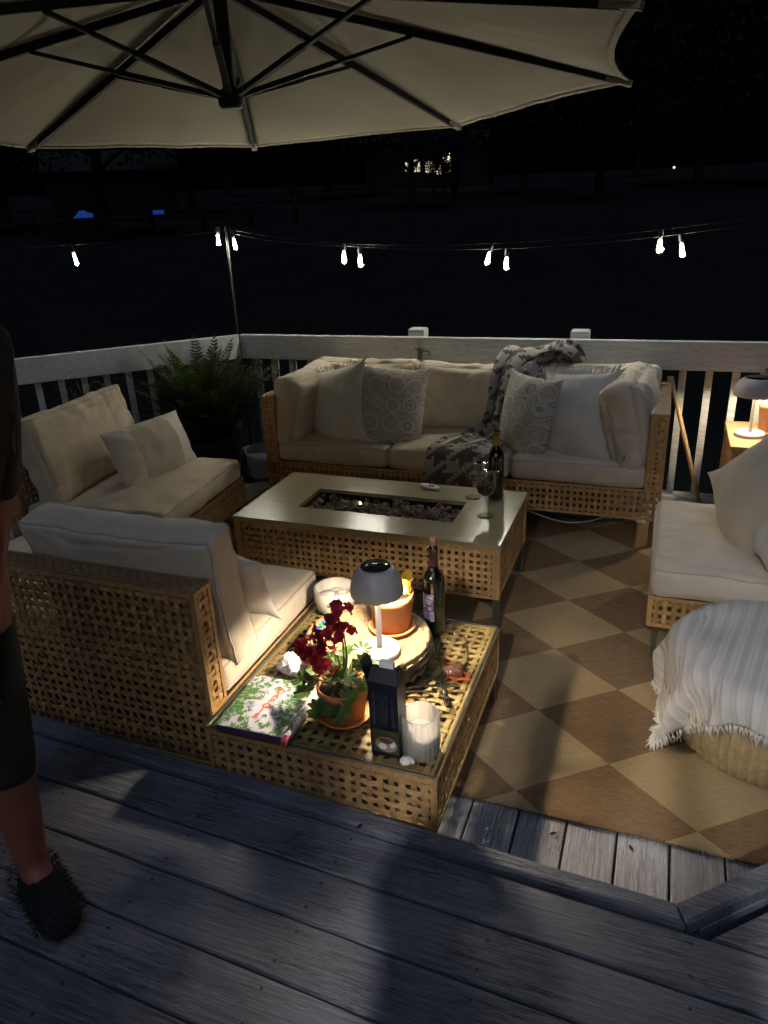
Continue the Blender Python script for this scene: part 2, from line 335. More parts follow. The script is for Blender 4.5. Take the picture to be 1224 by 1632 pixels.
# upper deck: boards parallel to the step edge, edge turns 45 degrees
udk=thing('upper_deck','','',(0,0,0)); del udk['label'],udk['category']; struct(udk)
A=R(-2.6); ex=Vector((math.cos(A),math.sin(A))); ey=Vector((-ex.y,ex.x)); P0=Vector((.15,1.328))
B=A+R(45); bx=Vector((math.cos(B),math.sin(B))); bn=Vector((-bx.y,bx.x))
def clip(poly,pt,nrm):
    out=[]
    for i in range(len(poly)):
        a=poly[i];b=poly[(i+1)%len(poly)]; da=(a-pt).dot(nrm); db=(b-pt).dot(nrm)
        if da<=0: out.append(a)
        if da*db<0: out.append(a+(b-a)*(da/(da-db)))
    return out
def rect(u0,u1,v0,v1): return [P0+ex*u+ey*v for u,v in ((u0,v0),(u1,v0),(u1,v1),(u0,v1))]
NW=.052
def sag(mb_):
    return mb_
for i in range(-7,20):
    v1=-NW-.006-i*.142; v0=v1-.136
    poly=rect(-4.2,2.6,v0,v1)
    if i<0: poly=clip(rect(.0,2.6,v0,v1),P0,bn) if v0>-.3 else []
    else:
        pass
    if i<0:
        poly=clip(poly,P0-bn*.09,bn) if poly else []
    if len(poly)<3: continue
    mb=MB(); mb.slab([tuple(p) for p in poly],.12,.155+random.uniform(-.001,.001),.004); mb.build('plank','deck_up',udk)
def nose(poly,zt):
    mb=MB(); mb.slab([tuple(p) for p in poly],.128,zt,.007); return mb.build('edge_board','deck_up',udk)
a0=P0+ex*-4.2; cpt=P0
mid=(ex+bx).normalized(); 
t=math.tan(R(22.5))
nose([P0+ex*-4.2-ey*NW,P0-ey*NW+ex*(-t*-NW) ,P0+ex*-.001,P0+ex*-4.2],.176)
nose([P0-ey*NW+ex*(t*NW)+bx*.003,P0-bn*NW+bx*2.,P0+bx*2.,P0+bx*.003],.174)
mb=MB(); mb.slab([tuple(p) for p in (P0+ex*-4.2-ey*.05,P0-ey*.05,P0-ey*.012,P0+ex*-4.2-ey*.012)],-.03,.126,.003); mb.build('riser_board','deck_up',udk)
mb=MB(); mb.slab([tuple(p) for p in (P0-bn*.05+bx*.03,P0-bn*.05+bx*2,P0-bn*.012+bx*2,P0-bn*.012+bx*.01)],-.03,.126,.003); mb.build('riser_board','deck_up',udk)
mb=MB(); mb.box(-4.2,3.2,-4.2,1.1,-.5,.05); mb.build('joist_frame','metal_dark',udk)
# rug
mb=MB(); nx,ny=90,60; vs=[];fs=[]
for j in range(ny+1):
    for i in range(nx+1):
        x=-2.35+3.35*i/nx; y=1.665+2.25*j/ny
        y+= .006*noise.noise(Vector((x*6,0,3))) if j==0 else 0
        z=.008+.004*max(0,noise.noise(Vector((x*2.2,y*2.2,1))))+ (.006*max(0,noise.noise(Vector((x*3,7,1)))) if j==0 else 0)
        vs.append((x,y,z))
for j in range(ny):
    for i in range(nx): a=j*(nx+1)+i; fs.append((a,a+1,a+nx+2,a+nx+1))
mb.add(vs,fs)
fz=[]
for i in range(520):
    x=-2.35+3.35*i/520; L=random.uniform(.004,.013); y=1.666+.006*noise.noise(Vector((x*6,0,3)))
    mb.add([(x,y,.008),(x+.004,y,.008),(x+.002+random.uniform(-.004,.004),y-L,.004)],[(0,1,2)])
rug=mb.build('rug','rug',base=(0,0,0)); sm=rug.modifiers.new('t','SOLIDIFY'); sm.thickness=.006; sm.offset=-1
tag(rug,'brown and beige diamond checked flatweave outdoor rug on the deck','rug')
# ------------------------------------------------------------------ railings
def railing(name,label,P,ang,length,posts,flip=False):
    rt=thing(name,label,'railing',(P[0],P[1],0)); Mx=Matrix.Translation((P[0],P[1],0))@Matrix.Rotation(ang,4,'Z')
    sg=-1 if flip else 1
    def bxx(x0,x1,y0,y1,z0,z1,c,nm):
        a,b=sorted((y0*sg,y1*sg)); mb=MB(Mx); mb.cbox(x0,x1,a,b,z0,z1,c); return mb.build(nm,'rail_paint',rt)
    bxx(.02 if flip else 0,length,-.018,.02,.765,.925,.004,'top_board')
    bxx(.04 if flip else 0,length,.022,.06,.865,.915,.003,'back_rail')
    bxx(.06 if flip else 0,length,-.02,.07,-.02,.022,.003,'bottom_rail')
    bm=MB(); bm.cbox(-.019,.019,.023,.058,.0,.84,.003); bme=bm.mesh('baluster','rail_paint'); x=.08
    off=Matrix.Rotation(ang,2,'Z')@Vector((0,-.081)) if flip else Vector((0,0))
    while x<length-.02:
        if all(abs(x-q)>.08 for q in posts):
            meshobj(bme,'baluster',rt,(P[0]+math.cos(ang)*x+off.x,P[1]+math.sin(ang)*x+off.y,.0225),(0,0,ang))
        x+=.1365
    for q in posts: bxx(q-.052,q+.052,.0605,.15,-.6,.962,.006,'post')
    return rt
railing('deck_railing','white wooden railing along the back of the deck behind the sofa',(-2.69,4.36),0,4.9,[1.23,2.23,3.75])
railing('deck_railing','white wooden railing running off to the left behind the fern',(-2.69,4.36),R(225),3.2,[1.5,2.8],True)
# ------------------------------------------------------------------ woven furniture
def weave(mb,O,U,V,lu,lv,pitch=.031,sw=.0165,amp=.0017,th=.0008,mi=0,jit=.002):
    O=Vector(O);U=Vector(U);V=Vector(V);Nn=U.cross(V).normalized()
    nu=max(1,round(lu/pitch)); nv=max(1,round(lv/pitch)); pu=lu/nu; pv=lv/nv
    us=[(i+.5)*pu+random.uniform(-jit,jit) for i in range(nu)]; vs=[(j+.5)*pv+random.uniform(-jit,jit) for j in range(nv)]
    wob=lambda:Nn*random.uniform(-.0006,.0006)
    for i,u in enumerate(us):
        pts=[O+U*u]
        for j,v in enumerate(vs):
            s=amp*(1 if (i+j)%2 else -1)
            pts+=[O+U*(u+random.uniform(-.0007,.0007))+V*(v-.3*pv)+Nn*s+wob(),O+U*u+V*(v+.3*pv)+Nn*s]
        pts.append(O+U*u+V*lv); mb.ribbon(pts,U,Nn,sw/2*random.uniform(.85,1.12),th,random.choice((0,0,1,2)))
    for j,v in enumerate(vs):
        pts=[O+V*v]
        for i,u in enumerate(us):
            s=-amp*(1 if (i+j)%2 else -1)
            pts+=[O+U*(u-.3*pu)+V*(v+random.uniform(-.0007,.0007))+Nn*s+wob(),O+U*(u+.3*pu)+V*v+Nn*s]
        pts.append(O+U*lu+V*v); mb.ribbon(pts,V,Nn,sw/2*random.choice((.8,.95,1.,1.12)),th,random.choice((0,0,1,2)))
X=Vector((1,0,0));Y=Vector((0,1,0));Z=Vector((0,0,1))
def panel(root,Mx,O,U,V,lu,lv,name='woven_panel',mat='rattan',border=.011,**k):
    """a woven panel with a wrapped border; local coordinates moved by Mx"""
    mb=MB(Mx); O=Vector(O); b=border; Nn=U.cross(V)
    weave(mb,O+U*b+V*b,U,V,lu-2*b,lv-2*b,**k)
    for p,d,l,sd in ((O+V*b/2,U,lu,V),(O+V*(lv-b/2),U,lu,V),(O+U*b/2,V,lv,U),(O+U*(lu-b/2),V,lv,U)):
        n=max(2,int(l/.06)); pts=[p+d*(l*i/n)+Nn*random.uniform(-.0006,.0006)+Nn*(.001 if d is U else .0) for i in range(n+1)]
        mb.ribbon(pts,sd,Nn,b/2+.001,.0042)
    o=mb.build(name,[mat,'rattan_b','rattan_c'] if mat=='rattan' else [mat,mat,mat],root); o['kind']='stuff'; return o
def leg(root,Mx,x,y,z1,r=.011):
    mb=MB(Mx); mb.cbox(x-r,x+r,y-r,y+r,.012,z1,.002); mb.build('leg','metal_leg',root)
def rounded(w,d,h,r,n=(64,48,8),puff=(0,0,0),wr=.004,seed=0,sag=0,edgein=0,fq=7):
    """box cushion vertices (centre at origin) and faces"""
    key={};vs=[];fs=[]
    H=Vector((w/2,d/2,h/2)); I=Vector((max(H.x-r,0),max(H.y-r,0),max(H.z-r,0)))
    def vert(p):
        k=(round(p[0],5),round(p[1],5),round(p[2],5))
        if k in key: return key[k]
        u,v,t=p; q=Vector((u*H.x,v*H.y,t*H.z)); c=Vector((max(-I.x,min(I.x,q.x)),max(-I.y,min(I.y,q.y)),max(-I.z,min(I.z,q.z))))
        dd=q-c
        if dd.length>1e-9: dd=dd.normalized()*r
        o=c+dd
        cu,cv,ct=(1-u*u),(1-v*v),(1-t*t)
        o.z+=math.copysign(1,t)*abs(t)*puff[2]*(cu*cv)**.6
        o.x+=u*puff[0]*(cv*max(ct,.0))**.7; o.y+=v*puff[1]*(cu*max(ct,0))**.7
        o.x-=u*edgein*cv*abs(u); o.y-=v*edgein*cu*abs(v)
        # wrinkles: radial pulls near the edges plus broad lumps
        e=max(abs(u),abs(v))**3
        s=Vector((o.x*fq+seed,o.y*fq,o.z*fq))
        w1=noise.noise(s*1.0); ang=math.atan2(v,u); w2=noise.noise(Vector((ang*5+seed,max(abs(u),abs(v))*1.2,t*2+seed)))
        o+=Vector((o.x*.2,o.y*.2,math.copysign(1,t) if abs(t)>.3 else t)).normalized()*(w1*wr*.7+w2*wr*1.2*e)
        cr=abs(noise.noise(Vector((o.x*8+seed*3,o.y*2.2+seed,t*.6)))); cr2=abs(noise.noise(Vector((o.x*3.1-seed,o.y*9+seed*2,t*.5))))
        ef=min(1,max(abs(u),abs(v))**2*1.25)
        o+=Vector((0,0,math.copysign(1,t) if abs(t)>.3 else 0))*(-wr*.9*ef*(max(0,1-cr*9)+.6*max(0,1-cr2*9)))
        o.z-=sag*cu
        vs.append(o); key[k]=len(vs)-1; return key[k]
    def face(ax,s):
        a,b=[i for i in range(3) if i!=ax]; na,nb=n[a],n[b]
        g=[[None]*(nb+1) for _ in range(na+1)]
        for i in range(na+1):
            for j in range(nb+1):
                p=[0,0,0];p[ax]=s
                # denser sampling near the edges
                f=lambda x:math.sin(x*math.pi/2)*.75+x*.25
                p[a]=f(-1+2*i/na);p[b]=f(-1+2*j/nb); g[i][j]=vert(p)
        for i in range(na):
            for j in range(nb):
                q=(g[i][j],g[i+1][j],g[i+1][j+1],g[i][j+1]); fs.append(q if (s>0)==(ax!=1) else q[::-1])
    for ax in range(3):
        for s in (-1,1): face(ax,s)
    loops=[]
    for t in (-1,1):
        L=[]
        for k in range(160):
            q=2*math.pi*k/160; c_,s_=math.cos(q),math.sin(q); m_=max(abs(c_),abs(s_)); i0=len(vs); ii=vert((c_/m_,s_/m_,t)); L.append(vs[ii].copy())
        loops.append(L+[L[0]])
    return vs,fs,loops
def frame(c,right,upv):
    """matrix with local x=right, local y=up, local z=normal at centre c"""
    r=Vector(right).normalized(); u=Vector(upv); u=(u-r*u.dot(r)).normalized(); nn=r.cross(u)
    return Matrix(((r.x,u.x,nn.x,c[0]),(r.y,u.y,nn.y,c[1]),(r.z,u.z,nn.z,c[2]),(0,0,0,1)))
def box_cushion(name,root,Mx,w,d,h,mat='cream',r=.035,piping=True,label=None,**k):
    mb=MB(Mx); vs,fs,lp=rounded(w,d,h,r,**k); mb.add(vs,fs); o=mb.build(name,mat,root)
    if piping:
        for L in lp: mb=MB(Mx); mb.tube([p*1.004 for p in L],.0034,6,cap=False); mb.build('piping','piping',o)
    return o
def pillow(name,root,Mx,w,h,T,mat,seed=0,n=34,fringe=0,pinch=.10,ears=.5,uvs=1,base=None,wr=.014,band=None):
    mb=MB(Mx); vs=[];uv=[];fs=[]
    def outline(u,v):
        x=u*w/2*(1-pinch*(1-v**4)*abs(u)); y=v*h/2*(1-pinch*(1-u**4)*abs(v)); return x,y
    for sgn in (1,-1):
        off=len(vs)
        for j in range(n+1):
            for i in range(n+1):
                u=math.sin((-1+2*i/n)*math.pi/2); v=math.sin((-1+2*j/n)*math.pi/2)
                x,y=outline(u,v); t=max(0,(1-u*u)*(1-v*v)); z=sgn*T/2*(.75*t**.62+.25*t**.4)
                e=max(abs(u),abs(v))**2; ang=math.atan2(v,u)
                z+=sgn*(t**.3)*(noise.noise(Vector((x*9+seed,y*9,sgn)))*wr+noise.noise(Vector((ang*4+seed,e,sgn*3)))*wr*1.5*e)
                z-=.0*v
                vs.append((x,y,z)); uv.append((x*uvs+seed*.37,y*uvs+seed*.13))
        for j in range(n):
            for i in range(n):
                a=off+j*(n+1)+i; q=(a,a+1,a+n+2,a+n+1); fs.append(q if sgn>0 else q[::-1])
    mb.add(vs,fs,uv=uv); mats=[mat]
    if band:
        for k,f in enumerate(mb.f):
            cx=sum((vs[i][0] for i in f))/4
            if abs(cx)<band*w/2: mb.mi[k]=1
        mats=[mat,'linen_band']
    if root: o=mb.build(name,mats,root)
    else: o=mb.build(name,mats,None,base)
    if fringe:
        fm=MB(Mx); K=150
        for e in range(4):
            for k in range(K//4*2):
                t=-1+2*(k+random.random())/(K//4*2)
                u,v=((t,1),(1,-t),(-t,-1),(-1,t))[e]; x,y=outline(u,v); d=Vector((x,y,0)).normalized()
                q=Vector((x,y,0)); tip=q+(d*.7+Vector(((0,1,0),(1,0,0),(0,-1,0),(-1,0,0))[e])*.6)*fringe*random.uniform(.6,1.2)+Vector((random.uniform(-.012,.012),random.uniform(-.012,.012),random.uniform(-.012,.012)))
                s=Vector((-d.y,d.x,0))*.0036
                fm.add([q-d*.006-s,q-d*.006+s,tip+s*.5,tip-s*.5],[(0,1,2,3)])
        fo=fm.build('fringe',mat,o); fo['kind']='stuff'
    return o
def seat_base(root,Mx,w,d,z0=.165,z1=.325,arms=0,back=True,H=.705,front=True,bt=.08,armt=.075,sides=(1,1),seats=1):
    """local: front at y=0 facing -y, x centred"""
    h=w/2; zb=z1-z0
    panel(root,Mx,(-h,0,z0),X,Z,w,zb,'front_panel')
    dd=d
    for s in (-1,1):
        if (s<0 and not sides[0]) or (s>0 and not sides[1]): continue
        xs=s*h
        hh=H-z0 if arms else zb
        panel(root,Mx,(xs,0 if s>0 else d,z0),Y if s>0 else -Y,Z,d,hh,'side_panel')
        if arms:
            panel(root,Mx,(xs-armt if s>0 else xs,0,z1+.001),X,Z,armt,H-z1,'arm_front_panel',pitch=.026)
            panel(root,Mx,(xs-s*armt,d if s>0 else 0,z1),-Y if s>0 else Y,Z,d,H-z1,'arm_inner_panel')
            a=min(xs,xs-s*armt); panel(root,Mx,(a,0,H),X,Y,armt,d,'arm_cap',pitch=.0175,sw=.016,border=.008,mat='rattan_dark')
    if back:
        panel(root,Mx,(h,d,z0),-X,Z,w,H-z0,'back_panel')
        panel(root,Mx,(-h,d-bt,z1+.01),X,Z,w,H-z1-.01,'back_inner_panel')
        panel(root,Mx,(-h,d-bt,H),X,Y,w,bt,'back_cap',pitch=.0175,sw=.016,border=.008,mat='rattan_dark')
        if not arms:
            for s in (-1,1):
                panel(root,Mx,(s*h,d-bt if s>0 else d,z1),Y if s>0 else -Y,Z,bt,H-z1,'back_end_panel',pitch=.026)
    mb=MB(Mx); mb.box(-h+.012,h-.012,.012,d-.012,z1-.03,z1-.008); mb.build('seat_board','metal_dark',root)
    for sx in (-1,1):
        for y in (.03,d-.03): leg(root,Mx,sx*(h-.03),y,z0+.02)
# --- sofa
sofa=thing('sofa','long three seat woven rattan sofa with beige cushions against the back railing','sofa',(-1.035,3.95,0))
Ms=Matrix.Translation((-1.035,3.587,0))
seat_base(sofa,Ms,2.19,.72,arms=1)
for i,x in enumerate((-.685,0,.685)):
    box_cushion('seat_cushion',sofa,Ms@Matrix.Translation((x,.318,.382)),.678,.635,.115,r=.03,puff=(.006,.006,.02),wr=.004,seed=i*9.1)
for i,(x,t,zz) in enumerate(((-.66,.03,.62),(.02,.0,.605),(.70,-.03,.625))):
    box_cushion('back_cushion',sofa,Ms@Matrix.Translation((x,.55,zz))@Matrix.Rotation(R(-12)+t,4,'X')@Matrix.Rotation(R(90),4,'X'),.70,.42,.17,r=.06,puff=(.01,.012,.035),wr=.015,seed=20+i*5.3,edgein=.02,sag=0)
box_cushion('arm_cushion',sofa,Ms@Matrix.Translation((-.955,.27,.615))@Matrix.Rotation(R(11),4,'Y')@Matrix.Rotation(R(90),4,'Z')@Matrix.Rotation(R(90),4,'X'),.55,.42,.15,r=.055,puff=(.01,.01,.05),wr=.012,seed=41,edgein=.02)
box_cushion('arm_cushion',sofa,Ms@Matrix.Translation((.925,.27,.63))@Matrix.Rotation(R(-13),4,'Y')@Matrix.Rotation(R(-6),4,'Z')@Matrix.Rotation(R(90),4,'Z')@Matrix.Rotation(R(90),4,'X'),.55,.46,.17,r=.06,puff=(.01,.01,.055),wr=.011,seed=55,edgein=.02)
mb=MB(); mb.box(-.128,-.124,3.575,3.588,.47,.50); mb.build('care_tag','plastic_black',sofa)
# scatter pillows on the sofa
o=pillow('pillow',None,frame((-1.735,3.80,.60),(.90,-.30,.24),(-.24,.26,.93)),.48,.50,.22,'offwhite',1,fringe=.018,base=(-1.73,3.83,.42)); tag(o,'plain white pillow with fringed edge at the left end of the sofa','pillow')
o=pillow('pillow',None,frame((-1.43,3.80,.615),(.95,.26,-.12),(.04,.30,.95)),.44,.50,.20,'medallion',3,uvs=3.5,base=(-1.42,3.83,.42)); tag(o,'grey medallion print pillow beside the left fringed white pillow','pillow')
o=pillow('pillow',None,frame((-.645,3.80,.605),(.80,-.56,-.03),(.10,.22,.95)),.37,.47,.20,'medallion',5,uvs=3.5,base=(-.64,3.83,.42)); tag(o,'grey medallion print pillow next to the patterned throw blanket','pillow')
mb=MB(); mb.box(-.604,-.600,3.70,3.712,.425,.455); mb.build('care_tag','plastic_black',o) if False else None
o=pillow('pillow',None,frame((-.37,3.77,.62),(.92,-.32,.10),(-.07,.26,.95)),.41,.50,.21,'offwhite',8,fringe=.028,base=(-.36,3.8,.42)); tag(o,'white pillow with long fringe at the right end of the sofa','pillow')
# houndstooth throw over the sofa
def cloth(name,path,hw,side,mat,base,label,cat,n=10,nw=26,amp=.012,cell=.07,seed=0,fold=3.,thick=.007):
    C=smoothpath(path,n); HW=[]
    for i in range(len(C)):
        t=i/(len(C)-1)*(len(hw)-1); k=min(int(t),len(hw)-2); HW.append(hw[k]+(hw[k+1]-hw[k])*(t-k))
    mb=MB(); vs=[];uv=[];fs=[];s=0
    for i,p in enumerate(C):
        if i: s+=(C[i]-C[i-1]).length
        tg=(C[min(i+1,len(C)-1)]-C[max(i-1,0)]).normalized(); sd=Vector(side); sd=(sd-tg*sd.dot(tg)).normalized(); nn=sd.cross(tg)
        full=max(hw)
        for j in range(nw+1):
            a=-1+2*j/nw; gather=1-HW[i]/full
            f=math.sin(a*fold*math.pi+seed+s*3)*(.006+gather*.045)+noise.noise(Vector((a*2.2,s*6,seed)))*amp
            edge=noise.noise(Vector((s*9,a,seed+4)))*.012
            vs.append(p+sd*(a*HW[i]+edge)+nn*(f+.004)); uv.append(((a*full)/cell,s/cell))
    for i in range(len(C)-1):
        for j in range(nw): q=i*(nw+1)+j; fs.append((q,q+1,q+nw+2,q+nw+1))
    mb.add(vs,fs,uv=uv); o=mb.build(name,mat,None,base); so=o.modifiers.new('t','SOLIDIFY'); so.thickness=thick; so.offset=0
    ss=o.modifiers.new('s','SUBSURF'); ss.levels=1; ss.render_levels=1
    return tag(o,label,cat)
cloth('throw_blanket',[(-.60,4.33,.74),(-.64,4.27,.87),(-.69,4.16,.88),(-.76,4.02,.78),(-.80,3.965,.64),(-.83,3.94,.53),(-.86,3.88,.475),(-.92,3.75,.468),(-.95,3.62,.462),(-.955,3.568,.43),(-.955,3.556,.36),(-.955,3.556,.27)],[.16,.17,.17,.13,.09,.085,.10,.19,.20,.20,.20,.20],(1,-.05,0),'houndstooth',(-.8,3.9,.44),'grey and white houndstooth throw draped down the sofa back and seat','blanket',amp=.016)
o=cloth('throw_blanket',[(-.70,4.20,.86),(-.60,4.16,.915),(-.52,4.15,.93),(-.46,4.17,.90),(-.42,4.2,.82)],[.08,.1,.1,.07,.03],(0,1,.1),'houndstooth',(-.5,4.2,.8),'crumpled end','blanket',amp=.03,seed=3)
thr=[q for q in bpy.data.objects if q.name=='throw_blanket'][0]
o.parent=thr; o.location=ORG[o]-ORG[thr]; o.name='folded_corner'; del o['label'],o['category']
# --- fire table
FT=thing('fire_table','low woven fire pit table with brass toned top full of lava rocks','table',(-1.14,2.885,0))
I4=Matrix.Identity(4); x0,x1,y0,y1=-1.75,-.525,2.583,3.19; zt=.415
ix0,ix1,iy0,iy1=-1.507,-.769,2.757,3.0
mb=MB(); O_=[(x0,y0),(x1,y0),(x1,y1),(x0,y1)]; I_=[(ix0,iy0),(ix1,iy0),(ix1,iy1),(ix0,iy1)]; c_=.002
O2=[(x0+c_,y0+c_),(x1-c_,y0+c_),(x1-c_,y1-c_),(x0+c_,y1-c_)]
vs=[(*p,zt-.018) for p in O_]+[(*p,zt-c_) for p in O_]+[(*p,zt) for p in O2]+[(*p,zt) for p in I_]+[(*p,zt-.018) for p in I_]; fs=[]
for k in range(4):
    l_=(k+1)%4
    for r_ in range(4): fs.append((r_*4+k,r_*4+l_,r_*4+4+l_,r_*4+4+k))
    fs.append((16+k,16+l_,l_,k))
mb.add(vs,fs,0,False); mb.build('tabletop','firetop',FT)
mb=MB(); mb.box(ix0-.004,ix1+.004,iy0-.004,iy1+.004,zt-.10,zt-.09)
for b in ((ix0-.004,ix0,iy0-.004,iy1+.004),(ix1,ix1+.004,iy0-.004,iy1+.004),(ix0,ix1,iy0-.004,iy0),(ix0,ix1,iy1,iy1+.004)): mb.box(*b,zt-.0895,zt-.019)
mb.build('burner_pan','pan',FT)
panel(FT,I4,(x0+.02,y0+.012,.165),X,Z,x1-x0-.04,.23,'front_panel')
panel(FT,I4,(x1-.012,y0+.02,.165),Y,Z,y1-y0-.04,.23,'side_panel')
panel(FT,I4,(x0+.012,y1-.02,.165),-Y,Z,y1-y0-.04,.23,'side_panel')
panel(FT,I4,(x1-.02,y1-.012,.165),-X,Z,x1-x0-.04,.23,'back_panel')
for x in (x0+.018,x1-.018):
    for y in (y0+.018,y1-.018):
        mb=MB(); mb.cbox(x-.013,x+.013,y-.013,y+.013,.0,.165,.002); mb.build('leg','metal_leg',FT)
        mb=MB(); mb.cbox(x-.016,x+.016,y-.016,y+.016,.165,zt-.0185,.003); mb.build('corner_post','rattan',FT)
mb=MB(); mb.cbox(-1.3,-1.0,2.8,2.95,.17,.30,.004); mb.build('burner_box','pan',FT)
mb=MB()
for i in range(430):
    x=random.uniform(ix0+.02,ix1-.02); y=random.uniform(iy0+.018,iy1-.018); layer=random.random()
    z=zt-.058+.035*layer+.01*noise.noise(Vector((x*8,y*8,0))); r=random.uniform(.010,.021)
    bm=bmesh.new(); bmesh.ops.create_icosphere(bm,subdivisions=1,radius=1)
    sx=[random.uniform(.6,1.3) for _ in range(3)]; sd=random.random()*50
    rot=Matrix.Rotation(random.random()*6.3,3,'Z')@Matrix.Rotation(random.random()*6.3,3,'X')
    vs=[Vector((x,y,z))+rot@Vector((v.co.x*sx[0],v.co.y*sx[1],v.co.z*sx[2]))*r*(1+.35*noise.noise(v.co*1.7+Vector((sd,0,0)))) for v in bm.verts]
    mb.add(vs,[[v.index for v in f.verts] for f in bm.faces],0,False); bm.free()
lr=mb.build('lava_rocks','lava',None,(-1.14,2.88,.33)); lr['kind']='stuff'; tag(lr,'brown lava rocks filling the trough of the fire table','rocks')
# small tealight glowing among the rocks
tl=thing('tealight','tiny lit candle glowing among the lava rocks','candle',(-1.254,2.90,.372))
mb=MB(); mb.lathe([(0,0),(.019,0),(.02,.014),(.018,.014),(.018,.011),(0,.0108)],20,(-1.254,2.90,.372)); mb.build('cup','chrome',tl)
mb=MB(); mb.lathe([(0,0),(.0035,.003),(.0045,.009),(.003,.018),(0,.026)],10,(-1.254,2.90,.384)); emit('flame',(1,.86,.62),35); mb.build('flame','flame',tl)
# --- glass topped woven side table in front
GT=thing('low_table','low woven rattan table with a glass top crowded with tableware','table',(-.78,1.77,0))
x0,x1,y0,y1=-1.125,-.44,1.39,2.15; zt=.32
panel(GT,I4,(x0,y0,.135),X,Z,x1-x0,.172,'front_panel',pitch=.031,sw=.017)
panel(GT,I4,(x1,y0,.135),Y,Z,y1-y0,.172,'side_panel',pitch=.031,sw=.017)
panel(GT,I4,(x0,y1,.135),-Y,Z,y1-y0,.172,'side_panel',pitch=.031,sw=.017)
panel(GT,I4,(x1,y1,.135),-X,Z,x1-x0,.172,'back_panel',pitch=.031,sw=.017)
panel(GT,I4,(x0+.004,y0+.004,zt-.014),X,Y,x1-x0-.008,y1-y0-.008,'top_panel',pitch=.032,sw=.0165)
for x in (x0+.012,x1-.012):
    for y in (y0+.012,y1-.012):
        mb=MB(); mb.cbox(x-.009,x+.009,y-.009,y+.009,.008,zt-.02,.002); mb.build('leg','metal_leg',GT)
mb=MB()
for b in ((x0,x1,y0-.001,y0+.007),(x0,x1,y1-.007,y1+.001),(x0-.001,x0+.007,y0+.0072,y1-.0072),(x1-.007,x1+.001,y0+.0072,y1-.0072)): mb.cbox(*b,zt-.0095,zt-.0055,.001)
mb.build('rim','metal_leg',GT)
mb=MB(); mb.cbox(x0+.001,x1-.001,y0+.001,y1-.001,zt-.005,zt,.0012); mb.build('glass_top','thin_glass',GT)
# --- loveseat seen from behind, front left
LS=thing('loveseat','woven rattan loveseat turned away, its back beside the low table','sofa',(-1.875,1.8,0))
Ml=Matrix.Translation((-1.875,2.215,0))@Matrix.Rotation(math.pi,4,'Z')
seat_base(LS,Ml,1.45,.76,z0=.10,z1=.30,back=True)
for i,x in enumerate((-.363,.363)):
    box_cushion('seat_cushion',LS,Ml@Matrix.Translation((x,.33,.35)),.715,.68,.105,r=.03,puff=(.004,.004,.012),wr=.003,seed=70+i*4)
box_cushion('back_cushion',LS,Ml@Matrix.Translation((-.385,.575,.60))@Matrix.Rotation(R(-9),4,'X')@Matrix.Rotation(R(90),4,'X'),.70,.46,.135,r=.022,puff=(.004,.008,.02),wr=.008,seed=83,edgein=.008)
o=pillow('pillow',None,frame((-1.345,1.83,.55),(-1,.05,.12),(0.05,-.42,.9)),.46,.32,.13,'offwhite',11,base=(-1.34,1.85,.41)); tag(o,'small white pillow half hidden behind the loveseat back cushion','pillow')
# --- armless chair on the left
LC=thing('lounge_chair','woven armless lounge chair facing right in front of the fern','chair',(-2.5,2.95,0))
Mc=Matrix.Translation((-2.10,2.90,0))@Matrix.Rotation(R(90+6),4,'Z')
seat_base(LC,Mc,.84,.84,z0=.165,z1=.31,H=.70)
box_cushion('seat_cushion',LC,Mc@Matrix.Translation((0,.37,.367)),.83,.75,.11,r=.035,puff=(.004,.006,.018),wr=.005,seed=91)
box_cushion('back_cushion',LC,Mc@Matrix.Translation((0,.66,.62))@Matrix.Rotation(R(-15),4,'X')@Matrix.Rotation(R(90),4,'X'),.78,.43,.14,r=.03,puff=(.008,.01,.03),wr=.014,seed=97,edgein=.012)
o=pillow('pillow',None,frame((-2.46,2.99,.545),(.10,1,-.03),(-.36,0.02,.9)),.55,.33,.16,'offwhite',14,base=(-2.46,3.0,.42),band=.48,pinch=.04); tag(o,'oblong white pillow with a beige centre band on the left chair','pillow')
# --- armless chair on the right
RC=thing('lounge_chair','woven armless lounge chair at the right edge facing the fire table','chair',(.42,2.92,0))
Mr=Matrix.Translation((.045,2.92,0))@Matrix.Rotation(R(-90),4,'Z')
seat_base(RC,Mr,.72,.76,z0=.165,z1=.29,H=.70)
box_cushion('seat_cushion',RC,Mr@Matrix.Translation((0,.34,.345)),.725,.69,.12,r=.035,puff=(.004,.004,.012),wr=.004,seed=101)
o=pillow('pillow',None,frame((.405,2.86,.59),(.29-.5*.0,-.63,-.70),(.48,-.50,.70)),.46,.46,.22,'cream',17,base=(.5,2.95,.41),wr=.012); tag(o,'large grey beige pillow standing on its corner on the right chair','pillow')
o=pillow('pillow',None,frame((.50,2.66,.56),(.25,-.95,-.15),(.45,0.05,.9)),.42,.36,.18,'offwhite',19,base=(.47,2.7,.41)); tag(o,'smaller pale pillow leaning in front on the right chair','pillow')
